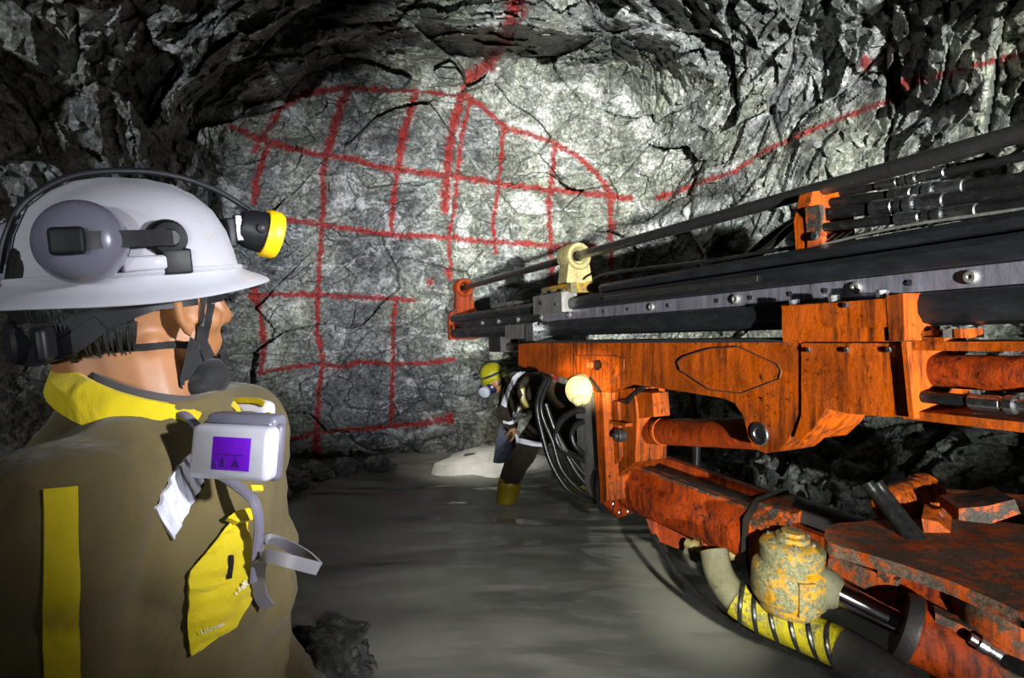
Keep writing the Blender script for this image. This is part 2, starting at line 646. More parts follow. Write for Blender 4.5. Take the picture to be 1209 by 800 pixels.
def prism(poly, off, bm=None):
    """closed polygon of points extruded by the vector off"""
    bm = bm or bmesh.new()
    off = Vector(off)
    return ring_loft(bm, [[Vector(p) for p in poly], [Vector(p) + off for p in poly]])


def prism_hole(poly, hole, off):
    """polygon with a hole (same vertex count not needed), extruded"""
    bm = bmesh.new()
    def loop(pl):
        vs = [bm.verts.new(p) for p in pl]
        return vs, [bm.edges.new((vs[i], vs[(i + 1) % len(vs)])) for i in range(len(vs))]
    v1, e1_ = loop(poly)
    v2, e2_ = loop(hole)
    bmesh.ops.triangle_fill(bm, edges=e1_ + e2_, use_beauty=True)
    ex = bmesh.ops.extrude_face_region(bm, geom=list(bm.faces))
    bmesh.ops.translate(bm, verts=[g for g in ex['geom'] if isinstance(g, bmesh.types.BMVert)], vec=Vector(off))
    return bm


# ------------------------------------------------------------------ metal and rubber materials
def mat_paint(name, col, dark, drip=0.5, chip=0.5, rough=0.38, mud=None, mudamt=0.0, chipcol=(0.22, 0.18, 0.15)):
    t = NT(name)
    v = t.coord()
    fade = t.ramp(t.noise(v, 4.5, 7, 0.7, 0.3), [(0.32, tuple(x * 0.45 for x in col)), (0.5, col), (0.68, tuple(min(1, x * 1.35) for x in col))])
    dr = t.ramp(t.noise(t.coord(scale=(26, 26, 1.6)), 1.6, 6, 0.7), [(0.44, 0), (0.62, 1)])
    dm = t.ramp(t.noise(v, 2.6, 3, 0.6), [(0.36, 0.3), (0.56, 1)])
    c = t.mix(t.math('MULTIPLY', t.math('MULTIPLY', dr, dm), drip), fade, dark)
    sp = t.ramp(t.noise(v, 48, 8, 0.78, 0.4), [(0.555, 0), (0.60, 1)])
    big = t.ramp(t.noise(v, 5.0, 6, 0.72), [(0.44, 0), (0.60, 1)])
    c = t.mix(t.math('MULTIPLY', t.math('MULTIPLY', sp, big), chip), c, tuple(x * 0.2 for x in dark))
    sc = t.ramp(t.noise(t.coord(rot=(0.2, 0.4, 0.1)), 80, 5, 0.8), [(0.665, 0), (0.70, 1)])
    c = t.mix(t.math('MULTIPLY', sc, 0.4), c, chipcol)
    if mud:
        n_ = t.noise(v, 11, 9, 0.82, 0.3)
        mk = t.ramp(n_, [(0.53 - mudamt * 0.3, 0), (0.58 - mudamt * 0.3, 1)])
        mv = t.mix(t.ramp(t.noise(v, 90, 5, 0.8), [(0.35, 0), (0.68, 1)]), tuple(x * 0.45 for x in mud), tuple(min(1, x * 2.2) for x in mud))
        c = t.mix(mk, c, mv)
    rg = t.ramp(t.noise(v, 14, 7, 0.75), [(0.36, 0.15), (0.46, 0.5), (0.7, 0.8)])
    t.set(color=c, rough=rg, spec=0.16, normal=t.bump(t.noise(v, 50, 7, 0.75), 0.55, 0.008))
    return t.m


def mat_metal(name, col, rough=0.4, metal=0.9, var=0.5, streak=(1, 1, 1), bump=0.3, scale=10):
    t = NT(name)
    v = t.coord(scale=streak)
    n1 = t.noise(v, scale, 7, 0.7, 0.3)
    c = t.ramp(n1, [(0.3, tuple(x * (1 - var) for x in col)), (0.55, col), (0.75, tuple(min(1, x * (1 + var)) for x in col))])
    t.set(color=c, metal=metal, rough=t.ramp(n1, [(0.3, min(1, rough * 1.5)), (0.7, rough * 0.7)]),
          normal=t.bump(t.noise(t.coord(), 55, 6, 0.7), bump, 0.004))
    return t.m


M['orange'] = mat_paint('orange_paint', (0.255, 0.043, 0.001), (0.016, 0.004, 0.002), 0.9, 1.0)
M['red'] = mat_paint('red_orange_paint', (0.20, 0.024, 0.001), (0.014, 0.003, 0.002), 0.9, 1.0)
M['worn_orange'] = mat_paint('worn_orange_paint', (0.30, 0.048, 0.003), (0.05, 0.015, 0.008), 0.8, 1.0, 0.5, (0.022, 0.018, 0.015), 0.18)
M['dirty_slab'] = mat_paint('mud_caked_orange', (0.30, 0.048, 0.004), (0.05, 0.015, 0.008), 0.8, 1.0, 0.5, (0.05, 0.034, 0.024), 0.22)
M['yellow_hub'] = mat_paint('yellow_mud_caked', (0.24, 0.115, 0.002), (0.05, 0.03, 0.006), 0.5, 0.9, 0.5, (0.060, 0.058, 0.034), 0.24)
M['yellow_hose'] = mat_paint('yellow_spiral_plastic', (0.17, 0.14, 0.002), (0.06, 0.05, 0.01), 0.5, 1.0, 0.5, (0.05, 0.045, 0.02), 0.02)
M['mud_grey'] = mat_paint('grey_mud', (0.065, 0.062, 0.04), (0.05, 0.045, 0.03), 0.6, 0.8, 0.6)
M['lit_mud'] = mat_paint('lamp_lit_yellow_mud', (0.17, 0.15, 0.085), (0.07, 0.06, 0.03), 0.5, 0.7)  # mud colour lightened to carry the lamp glare on the hinge cap
M['black_rail'] = mat_metal('black_greased_rail', (0.022, 0.022, 0.026), 0.28, 0.6, 0.6, (1, 1, 3), 0.2)
M['web'] = mat_metal('scratched_aluminium', (0.34, 0.32, 0.39), 0.42, 0.85, 0.8, (6, 6, 0.6), 0.4, 7)
M['rod'] = mat_metal('dark_steel_rod', (0.10, 0.095, 0.09), 0.3, 0.9, 0.5, (1, 1, 1), 0.2, 20)
M['steel'] = mat_metal('bright_steel', (0.55, 0.55, 0.57), 0.25, 1.0, 0.35, (1, 1, 1), 0.2, 30)
M['chrome'] = mat_metal('chrome', (0.50, 0.47, 0.52), 0.10, 1.0, 0.15, (1, 1, 1), 0.03, 8)
M['dull'] = mat_metal('dull_grey_iron', (0.20, 0.19, 0.18), 0.5, 0.7, 0.7, (3, 3, 0.8), 0.5, 9)
M['iron'] = mat_metal('dark_iron', (0.04, 0.035, 0.035), 0.45, 0.6, 0.6, (1, 1, 1), 0.5, 12)
M['brass'] = mat_metal('muddy_brass', (0.36, 0.30, 0.14), 0.45, 0.6, 0.6, (1, 1, 1), 0.5, 22)
t = NT('black_rubber')
v = t.coord()
gn = t.noise(v, 45, 5, 0.7)
t.set(color=t.ramp(gn, [(0.35, 0.004), (0.6, 0.008), (0.8, 0.04)]), rough=0.28, spec=0.25, normal=t.bump(gn, 0.3, 0.003))
M['rubber'] = t.m

# ------------------------------------------------------------------ drill rig
rig = tag(empty('drill_rig', (1.6, 1.2, 0.0)), 'orange mining drill rig with long black feed beam and hydraulic boom over water', 'drill rig')

# frame of the feed: u forward towards the face, s towards the photographer's side, t up
FD = Vector((-0.421, 1.0, -0.079)).normalized()
FS = Vector((-1.0, -0.421, 0.0)).normalized()
FT = FD.cross(FS).normalized()
FO = P(535, 400, 4.9)


def F(u, s, t_):
    return FO + FD * u + FS * s + FT * t_


def FP(px, py, s=0.0):
    d = Vector(((px - CX) / FOC, 1.0, -(py - HY) / FOC))
    c = Vector((0, 0, CAMZ))
    k = (s - (c - FO).dot(FS)) / d.dot(FS)
    return c + d * k


def FL(px, py, s=0.0):
    q = FP(px, py, s) - FO
    return q.dot(FD), q.dot(FT)


def fbox(name, p0, p1, s0, s1, mat, parent=rig, bevel=0.006, label=None):
    """box in the feed frame from two pixel corners read on the plane s1"""
    (u0, t0), (u1, t1) = FL(*p0, s1), FL(*p1, s1)
    bm = box(F((u0 + u1) / 2, (s0 + s1) / 2, (t0 + t1) / 2), FD, FS, FT, abs(u1 - u0), abs(s1 - s0), abs(t1 - t0))
    return part(name, bm, mat, parent, bevel=bevel, label=label)


def fprofile(prof, u0, u1):
    return ring_loft(bmesh.new(), [[F(u0, s, q) for s, q in prof], [F(u1, s, q) for s, q in prof]])


U_BACK = -5.6
# the beam: two black rails and a paler web between
feed = part('feed_beam', fprofile([(0.0, 0.135), (0.02, 0.138), (0.028, 0.15), (0.03, 0.175), (0.02, 0.192), (-0.03, 0.2), (-0.19, 0.2), (-0.22, 0.18), (-0.22, 0.02),
                                   (-0.19, 0.004), (-0.02, 0.004), (0.012, 0.012), (0.03, 0.035), (0.03, 0.06), (0.022, 0.08), (0.0, 0.085)], 0, U_BACK), M['black_rail'], rig,
            label='long black feed beam with rails')
wb = part('web_plate', fprofile([(0.0, 0.087), (0.004, 0.087), (0.004, 0.133), (0.0, 0.133)], FL(640, 370)[0], U_BACK), M['web'], feed, label='scratched pale grey web strip')
# hose tray along the top of the beam
tray_u = FL(712, 345, -0.02)[0]
part('hose_tray', fprofile([(-0.015, 0.2), (0.0, 0.205), (0.005, 0.225), (-0.01, 0.24), (-0.2, 0.24), (-0.2, 0.2)], tray_u, U_BACK), M['black_rail'], rig)
part('slide_strip', fprofile([(0.031, 0.155), (0.036, 0.158), (0.036, 0.172), (0.031, 0.176)], FL(720, 360)[0], FL(905, 350)[0]), M['rod'], feed)


def bolt_mesh(r, h):
    bm = bmesh.new()
    ring_loft(bm, [[Vector((math.cos(PI / 3 * k) * r, math.sin(PI / 3 * k) * r, z)) for k in range(6)] for z in (-h, h * 0.75)])
    bm2 = [Vector((math.cos(PI / 3 * k) * r * 0.8, math.sin(PI / 3 * k) * r * 0.8, h)) for k in range(6)]
    ring_loft(bm, [[Vector((math.cos(PI / 3 * k) * r, math.sin(PI / 3 * k) * r, h * 0.75)) for k in range(6)], bm2])
    me = to_mesh(bm, 'bolt')
    me.materials.append(M['steel'])
    return me


BOLT, BOLT_S = bolt_mesh(0.014, 0.010), bolt_mesh(0.008, 0.006)
def bolt(p, nrm, parent, me=None, mat=None, name='bolt'):
    me = me or BOLT
    o = bpy.data.objects.new(name, me)
    COL.objects.link(o)
    o.parent = parent
    o.matrix_parent_inverse = wmat(parent).inverted()
    x, y, d = frame_of(nrm)
    o.matrix_basis = Matrix.Translation(Vector(p)) @ Matrix((x, y, d)).transposed().to_4x4()
    return o


hole_me = to_mesh(cyl((0, 0, -0.004), (0, 0, 0.002), 0.0075, seg=14), 'bolt_hole')
hole_me.materials.append(M['iron'])
boss_me = to_mesh(lathe((0, 0, -0.004), (0, 0, 1), [(0, 0.016), (0.008, 0.016), (0.012, 0.012), (0.012, 0.006), (0.009, 0.004)], 18), 'bolt_boss')
boss_me.materials.append(M['dull'])
for px, py in [(570, 382), (589, 379), (612, 374), (640, 371), (673, 368)]:
    u, q = FL(px, py)
    bolt(F(u, 0.004, 0.110), FS, feed, boss_me, name='bolt_boss')
for px, kind in [(770, 1), (870, 1), (1013, 1), (713, 0), (742, 0), (790, 0), (848, 0), (888, 0), (935, 0), (977, 0), (1077, 0), (1150, 1)]:
    u, q = FL(px, 345)
    bolt(F(u, 0.006, 0.110), FS, feed, boss_me if kind else hole_me, name='bolt_boss' if kind else 'bolt_hole')

# front end plate with the rod guide ring
u0, _ = FL(535, 385)
pl = [(0.035, -0.005), (0.035, 0.16), (0.02, 0.22), (-0.03, 0.26), (-0.19, 0.26), (-0.225, 0.2), (-0.225, 0.0), (-0.19, -0.01)]
fe = part('end_plate', prism([F(0.035, s, q) for s, q in pl], FD * -0.05), M['red'], rig, bevel=0.006)
part('wear_pad', box(F(-0.08, 0.032, 0.095), FD, FS, FT, 0.09, 0.012, 0.035), M['red'], fe, bevel=0.004)
ROD_S = -0.10
RT = FL(690, 300, ROD_S)[1]
fc = F(0.0, ROD_S, RT)
part('guide_bracket', prism([F(0.03, s, q) for s, q in [(-0.02, 0.25), (-0.03, RT - 0.04), (-0.17, RT - 0.04), (-0.18, 0.25)]], FD * -0.06), M['red'], fe, bevel=0.005)
part('guide_ring', lathe(F(0.05, ROD_S, RT), -FD, [(0, 0.055), (0.0, 0.078), (0.09, 0.078), (0.1, 0.072), (0.1, 0.05), (0.08, 0.035), (0.02, 0.035)]), M['red'], fe)
# drill rod and its middle guide
part('drill_rod', cyl(F(0.06, ROD_S, RT), F(U_BACK, ROD_S, RT), 0.0225, seg=24), M['rod'], rig, label='long dark steel drill rod above the feed')
um = FL(678, 305, ROD_S)[0]
mg = part('rod_guide', prism([F(um + 0.05, s, q) for s, q in [(-0.015, 0.25), (-0.04, RT - 0.03), (-0.16, RT - 0.03), (-0.185, 0.25)]], FD * -0.10), M['brass'], rig, bevel=0.006)
mgr = part('guide_ring', lathe(F(um + 0.06, ROD_S, RT), -FD, [(0, 0.05), (0, 0.075), (0.11, 0.075), (0.12, 0.068), (0.12, 0.05), (0.1, 0.03), (0.02, 0.03)]), M['brass'], mg)
part('guide_foot', box(F(um - 0.0, -0.06, 0.245), FD, FS, FT, 0.34, 0.16, 0.05), M['yellow_hub'], mg, bevel=0.006)
part('clamp_block', box(F(um + 0.02, 0.02, 0.175), FD, FS, FT, 0.34, 0.09, 0.10), M['dull'], mg, bevel=0.008)
for k in range(3):
    bolt(F(um + 0.13 - 0.12 * k, 0.035, 0.232), FT, mg)
bolt(F(um + 0.06, 0.068, 0.18), FS, mg)
bolt(F(um - 0.1, 0.068, 0.165), FS, mg, BOLT_S)
# hose end lying on the beam in front of the guide
part('hose_end', tube([F(FL(574, 352)[0], -0.05, 0.215), F(FL(590, 350)[0], -0.05, 0.225), F(FL(617, 350)[0], -0.06, 0.215)], [0.016, 0.012, 0.009], 8), M['dull'], rig)
# support clamp under the front of the beam
cl = part('slide_clamp', box(F(FL(620, 390)[0], 0.0, 0.035), FD, FS, FT, 0.42, 0.09, 0.085), M['dull'], rig, bevel=0.006)
part('clamp_jaw', prism([F(FL(638, 390)[0] - 0.03, s, q) for s, q in [(-0.18, -0.02), (0.06, -0.02), (0.06, 0.078), (0.03, 0.085), (0.03, 0.02), (-0.18, 0.0)]], FD * 0.10), M['steel'], cl, bevel=0.004)
for k in range(4):
    bolt(F(FL(620, 390)[0] + 0.17 - 0.11 * k, 0.03, 0.08), FT, cl, BOLT_S)
sp_ = part('stinger', box(F(FL(591, 408, -0.06)[0], -0.08, -0.04), FD, FS, FT, 0.22, 0.13, 0.11), M['iron'], rig, bevel=0.01)
part('stinger_pin', cyl(F(FL(583, 410, -0.06)[0], -0.08, -0.06), F(FL(612, 410, -0.06)[0], -0.08, -0.065), 0.03), M['iron'], sp_)

# ---- orange feed carrier (cradle) under the beam
CS = 0.02
def poly_s(pix, s):
    return [FP(x, y, s) for x, y in pix]
arm_pix = [(612, 406), (640, 404), (760, 403), (944, 403), (944, 483), (938, 500), (930, 520), (918, 532), (904, 535), (892, 530), (884, 517), (878, 492), (868, 476), (855, 470), (800, 461), (737, 452), (727, 462),
           (712, 466), (695, 462), (685, 451), (660, 444), (635, 438), (612, 431)]
slot = [(693, 428), (697, 425), (708, 425), (710, 428), (710, 434), (706, 437), (696, 437), (693, 434)]
arm = part('feed_carrier', prism_hole(poly_s(arm_pix, CS), poly_s(slot, CS), FS * -0.16), M['orange'], rig, bevel=0.0, label='orange painted carrier arm below the feed beam')
dia = [(800, 427), (806, 421), (838, 411), (872, 409), (918, 430), (922, 437), (920, 447), (875, 464), (838, 460), (803, 437)]
part('diamond_plate', prism(poly_s(dia, CS + 0.006), FS * -0.02), M['orange'], arm, bevel=0.003)
dpl = [FP(x, y, CS + 0.007) for x, y in dia]
part('weld_seam', tube(dpl + [dpl[0]], 0.0018, 6, raw=True), M['iron'], arm)
doub = [(678, 419), (730, 420), (736, 424), (736, 436), (722, 452), (712, 463), (697, 461), (684, 448), (680, 440)]
part('doubler_plate', prism_hole(poly_s(doub, CS + 0.006), [FP(x, y, CS + 0.006) for x, y in slot], FS * -0.02), M['orange'], arm, bevel=0.002)
part('slot_shade_plug', prism(poly_s(slot, CS - 0.035), FS * -0.10), M['rubber'], arm, smooth=False)  # dark plug standing in for the shade inside the slot
part('weld_seam', tube([FP(x, y, CS + 0.007) for x, y in doub[:5]], 0.0016, 6, raw=True), M['iron'], arm)
part('carrier_flange', fprofile([(CS + 0.02, 0), (CS + 0.02, 0.012), (-0.18, 0.012), (-0.18, 0.0)], FL(640, 404)[0], FL(940, 404)[0]), M['iron'], arm) \
    .location = FT * (FL(760, 403)[1] - 0.004)
rear_pix = [(946, 405), (1066, 405), (1075, 491), (1050, 492), (1000, 488), (976, 482), (960, 505), (945, 520), (938, 515), (946, 490)]
rb = part('carrier_box', prism(poly_s(rear_pix, CS + 0.005), FS * -0.19), M['orange'], rig, bevel=0.004)
part('end_flange', prism(poly_s([(1064, 403), (1070, 403), (1079, 494), (1073, 494)], CS + 0.020), FS * -0.22), M['orange'], rb, bevel=0.003)
for px in (955, 1000, 1050):
    bolt(FP(px, 413, CS + 0.009), FS, rb, BOLT_S)
hd = fbox('beam_clamp', (922, 361), (1047, 403), -0.05, 0.075, M['orange'], rig, 0.006)
part('clamp_cover', prism([FP(x, y, 0.079) for x, y in [(923, 362), (1046, 352), (1047, 386), (923, 388)]], FS * -0.02), M['orange'], hd, bevel=0.003)
part('clamp_end_plate', prism([FP(x, y, 0.080) for x, y in [(1046, 349), (1066, 346), (1068, 402), (1050, 403)]], FS * -0.13), M['orange'], hd, bevel=0.003)
for px, py in [(938, 357), (985, 352), (1042, 346)]:
    bolt(FP(px, py, 0.055), FT, hd)
bolt(FP(999, 360, 0.08), FS, hd, BOLT_S)
# rails, cylinder and hose behind the carrier
for nm, y0, y1, s in (('guide_rail', 403, 413, 0.0), ('guide_rail', 483, 493, 0.0)):
    (ua, ta), (ub, tb) = FL(1072, y0, s), FL(1072, y1, s)
    part(nm, fprofile([(0.02, ta), (0.02, tb), (-0.16, tb), (-0.16, ta)], ua, U_BACK), M['orange'], rig, bevel=0.003)
u1, t1 = FL(1070, 437, -0.05)
fcyl = part('feed_cylinder', cyl(F(u1 + 0.05, -0.06, t1), F(u1 - 0.36, -0.06, t1 + 0.002), 0.040), M['red'], rig)
part('cylinder_gland', lathe(F(u1 - 0.36, -0.06, t1 + 0.002), -FD, [(0, 0.045), (0.06, 0.045), (0.065, 0.03)]), M['red'], fcyl)
part('cylinder_rod', cyl(F(u1 - 0.4, -0.06, t1 + 0.002), F(U_BACK, -0.06, t1 + 0.002), 0.025), M['chrome'], fcyl)
u2, t2 = FL(1072, 467, 0.0)
hz_ = part('carrier_hose', tube([F(u2 + 0.05, 0.0, t2), F(u2 - 0.12, 0.0, t2), F(u2 - 0.2, 0.0, t2 - 0.002)], 0.014), M['rubber'], rig)
part('hose_fitting', lathe(F(u2 - 0.14, 0.0, t2 - 0.001), -FD, [(0, 0.017), (0.06, 0.017), (0.062, 0.014), (0.07, 0.014), (0.07, 0.02), (0.085, 0.02), (0.085, 0.013), (0.12, 0.013)], 20), M['steel'], hz_)
part('hose_elbow', tube([F(u2 - 0.26, 0.0, t2 - 0.002), F(u2 - 0.3, 0.0, t2), F(u2 - 0.32, -0.01, t2 + 0.03), F(u2 - 0.32, -0.03, t2 + 0.05)], 0.012), M['steel'], hz_)
for k, (y0, y1, x1) in enumerate([(391, 396, 1108), (398, 403, 1115)]):
    fbox('valve_bar', (1070, y0), (x1, y1), -0.06, 0.02, M['orange'], rig, 0.004)
vb = fbox('valve_block', (1113, 389), (1126, 399), -0.06, 0.03, M['dull'], rig, 0.004)
fbox('valve_cap', (1126, 388), (1135, 399), -0.05, 0.032, M['orange'], vb, 0.003)

# ---- hose bundle on top of the feed
hb = part('hose_bracket', prism([F(FL(965, 250, -0.12)[0], s, q) for s, q in [(-0.02, 0.23), (-0.02, 0.33), (-0.05, 0.41), (-0.16, 0.43), (-0.22, 0.41), (-0.22, 0.23)]], FD * -0.045), M['orange'], rig, bevel=0.004)
part('bracket_edge', prism([F(FL(965, 250, -0.12)[0] - 0.046, s, q) for s, q in [(-0.015, 0.24), (-0.015, 0.36), (-0.035, 0.36), (-0.035, 0.24)]], FD * -0.05), M['worn_orange'], hb, bevel=0.003)
bolt(F(FL(965, 262, -0.02)[0], -0.012, 0.27), FS, hb)
def crimp_hose(name, px0, y0, px_fit, px_end, y_end, s, r, parent=rig, wire=False):
    a = FP(px0, y0, s)
    e = FP(px_end, y_end, s)
    d = (e - a).normalized()
    o = part(name, tube([a, a + (e - a) * 0.5, e], r, 14), M['rubber'], parent)
    f0 = a + (e - a) * ((FP(px_fit, 0, s).y - a.y) / (e.y - a.y))
    part('hose_fitting', lathe(f0, d, [(0, r * 1.0), (0.002, r * 1.28), (0.06, r * 1.28), (0.064, r * 1.0), (0.072, r * 1.0), (0.072, r * 1.4), (0.085, r * 1.4), (0.085, r * 0.95), (0.094, r * 0.95),
                                       (0.094, r * 1.45), (0.112, r * 1.45), (0.112, r * 1.0), (0.125, r * 1.0), (0.125, r * 1.3), (0.185, r * 1.25), (0.187, r)], 18), M['steel'], o)
    return o
crimp_hose('hydraulic_hose', 975, 232, 1035, 1330, 160, -0.17, 0.011)
crimp_hose('hydraulic_hose', 978, 240, 1052, 1330, 196, -0.13, 0.016)
crimp_hose('hydraulic_hose', 970, 253, 1030, 1330, 212, -0.06, 0.017)
crimp_hose('hydraulic_hose', 975, 268, 1058, 1330, 228, -0.03, 0.013)
# curved hoses entering the bracket from the front
part('hydraulic_hose', tube([FP(880, 306, -0.1), FP(895, 292, -0.1), FP(922, 272, -0.1), FP(950, 256, -0.08), FP(972, 252, -0.08)], 0.016), M['rubber'], rig)
part('hydraulic_hose', tube([FP(889, 304, -0.07), FP(910, 290, -0.07), FP(935, 268, -0.06), FP(955, 262, -0.05)], 0.012), M['rubber'], rig)
# thin wire hose running from the middle guide
part('wire_hose', tube([FP(700, 329, -0.06), FP(716, 323, -0.06), FP(760, 317, -0.06), FP(830, 309, -0.06), FP(900, 298, -0.06), FP(990, 282, -0.06), FP(1209, 244, -0.06), FP(1330, 224, -0.06)], 0.0065, 8), M['rubber'], rig)
part('grease_line', tube([FP(965, 290, -0.02), FP(1060, 268, -0.02), FP(1209, 246, -0.02), FP(1330, 228, -0.02)], 0.004, 8), M['dull'], rig)
clip_a, clip_b = FP(970, 284, -0.03), FP(1320, 228, -0.03)
for k in range(26):
    p = clip_a + (clip_b - clip_a) * (k / 25)
    part('hose_clip', tube([p - FD * 0.02 + FT * 0.012, p + FD * 0.012 - FT * 0.004], 0.0022, 6, raw=True), M['steel'], rig)

# ---- knuckle bracket below the carrier
kn = part('knuckle_plate', prism([FP(x, y, 0.03) for x, y in [(679, 472), (683, 460), (704, 464), (709, 592), (703, 591), (694, 580), (687, 556), (682, 525)]], FS * -0.06), M['dull'], rig, bevel=0.006,
          label='scraped grey iron plate')
part('knuckle_edge', prism([FP(x, y, 0.055) for x, y in [(702, 463), (711, 463), (717, 591), (709, 593)]], FS * -0.12), M['orange'], kn, bevel=0.004)
kb = part('knuckle_body', prism([FP(x, y, -0.01) for x, y in [(710, 462), (748, 458), (752, 490), (750, 545), (735, 556), (722, 575), (716, 588)]], FS * -0.16), M['orange'], rig, bevel=0.008)
part('knuckle_lug', prism([FP(x, y, -0.02) for x, y in [(735, 470), (750, 462), (770, 464), (772, 492), (752, 494), (738, 488)]], FS * -0.08), M['orange'], kb, bevel=0.006)
part('knuckle_rib', box(FP(729, 498, 0.0), FD, FS, FT, 0.2, 0.05, 0.014), M['orange'], kb, bevel=0.003)
part('knuckle_gusset', prism([FP(x, y, 0.01) for x, y in [(723, 474), (729, 474), (731, 540), (726, 548)]], FS * -0.03), M['orange'], kb, bevel=0.002)
kp = part('pivot_pin', lathe(FP(738, 513, -0.02), FS, [(0, 0.03), (0.04, 0.03), (0.045, 0.026), (0.045, 0.016), (0.06, 0.014), (0.06, 0.001)], 20), M['iron'], kb)
cap_c = FP(689, 459, 0.02)
cp_ = part('hinge_cap', lathe(cap_c, (FS * 0.75 - FD * 0.65), [(-0.05, 0.075), (0.05, 0.075), (0.07, 0.068), (0.08, 0.05), (0.085, 0.001)], 28), M['lit_mud'], kb, label='round muddy hinge cap lit by a cap lamp')
part('cap_bolt', lathe(cap_c + (FS * 0.75 - FD * 0.65) * 0.07 + FT * -0.045, (FS * 0.75 - FD * 0.65), [(0, 0.026), (0.025, 0.024), (0.03, 0.016), (0.04, 0.012), (0.04, 0.001)], 16), M['lit_mud'], cp_)
part('stay_bar', tube([FP(697, 446, 0.05), FP(709, 462, 0.055)], 0.006, 8), M['rubber'], kb)
# tilt cylinder between knuckle and carrier
ca, cb = FP(752, 509, -0.09), FP(897, 512, -0.09)
tc_ = part('tilt_cylinder', cyl(ca, cb, 0.053, 0.052, 32), M['red'], rig)
part('cylinder_band', lathe(ca + (cb - ca) * 0.24, cb - ca, [(0, 0.054), (0.002, 0.057), (0.02, 0.057), (0.022, 0.054)]), M['orange'], tc_)
part('cylinder_end', lathe(ca - (cb - ca).normalized() * 0.03, cb - ca, [(0, 0.04), (0.03, 0.047), (0.06, 0.05)]), M['worn_orange'], tc_)
lp = part('lug_pin', lathe(FP(897, 512, CS), FS, [(-0.2, 0.036), (0.003, 0.036), (0.006, 0.033), (0.006, 0.02), (0.003, 0.018), (0.003, 0.001)], 28), M['steel'], arm, label='bright steel pin end')
# hoses rising behind the tilt cylinder
part('hydraulic_hose', tube([FP(768, 455, -0.2), FP(780, 468, -0.2), FP(792, 490, -0.2), FP(800, 520, -0.22)], 0.013), M['rubber'], rig)
part('hydraulic_hose', tube([FP(817, 455, -0.2), FP(818, 475, -0.2), FP(822, 500, -0.2), FP(822, 548, -0.2)], 0.016), M['rubber'], rig)
part('pilot_hose', tube([FP(760, 458, -0.03), FP(752, 462, -0.02), FP(742, 473, -0.01), FP(735, 473, -0.01)], 0.012), M['rubber'], rig)

# ---- boom
BA = P(734, 545, 2.7)
BD = Vector((0.394, -0.5, -0.043)).normalized()
BW = Vector((0.785, 0.62, 0)).normalized()      # away from the photographer
BU = BW.cross(BD).normalized()
if BU.z < 0: BU = -BU
def BF(l, wv_, h):
    return BA + BD * l + BW * wv_ + BU * h
def bprofile(prof, l0, l1):
    return ring_loft(bmesh.new(), [[BF(l0, a, h) for a, h in prof], [BF(l1, a, h) for a, h in prof]])
bp = [(0.0, 0.0), (0.0, -0.045), (-0.025, -0.075), (-0.032, -0.11), (-0.025, -0.16), (0.0, -0.20), (0.04, -0.225), (0.18, -0.225), (0.22, -0.19), (0.24, -0.1), (0.22, 0.0), (0.19, 0.0), (0.19, -0.035), (0.035, -0.035), (0.035, 0.0)]
bo = part('boom_arm', bprofile(bp, 0.0, 1.55), M['red'], rig, label='red orange boom arm with open channel top')
part('channel_floor', bprofile([(0.036, -0.034), (0.188, -0.034), (0.188, -0.02), (0.036, -0.02)], 0.02, 0.8), M['iron'], bo)
part('boom_edge', bprofile([(-0.006, -0.002), (-0.006, 0.008), (0.036, 0.008), (0.036, -0.002)], 0.02, 0.62), M['worn_orange'], bo, bevel=0.002)
part('boom_edge', bprofile([(0.19, -0.002), (0.19, 0.012), (0.225, 0.012), (0.225, -0.002)], 0.0, 0.85), M['red'], bo, bevel=0.002)
fl = part('boom_flange', bprofile([(-0.06, 0.005), (-0.075, -0.08), (-0.06, -0.2), (0.0, -0.26), (0.2, -0.26), (0.27, -0.2), (0.28, -0.05), (0.24, 0.02), (0.0, 0.03)], -0.055, 0.0), M['red'], bo, bevel=0.006)
for a, h in [(-0.045, -0.03), (-0.055, -0.1), (-0.045, -0.185), (0.0, -0.235), (0.06, -0.245)]:
    bolt(BF(-0.0, a, h), BD, fl, BOLT_S)
part('flange_seal', tube([BF(-0.06, 0.1, 0.03), BF(-0.06, 0.0, 0.025), BF(-0.06, -0.06, -0.03), BF(-0.06, -0.08, -0.12), BF(-0.06, -0.05, -0.22), BF(-0.06, 0.04, -0.27)], 0.018), M['rubber'], fl)
# collar and telescope
co_ = part('boom_collar', bprofile([(-0.05, -0.02), (-0.05, -0.16), (-0.015, -0.235), (0.04, -0.26), (0.2, -0.26), (0.27, -0.19), (0.27, -0.03), (0.22, 0.03), (0.02, 0.035)], 0.64, 0.78), M['worn_orange'], rig, bevel=0.006)
part('collar_ring', bprofile([(-0.06, -0.015), (-0.06, -0.17), (-0.02, -0.245), (0.04, -0.27), (0.2, -0.27), (0.28, -0.19), (0.28, -0.02), (0.225, 0.04), (0.015, 0.045)], 0.635, 0.655), M['iron'], co_, bevel=0.003)
part('telescope_tube', cyl(BF(0.74, 0.13, 0.0), BF(1.05, 0.13, 0.0), 0.06), M['iron'], rig)
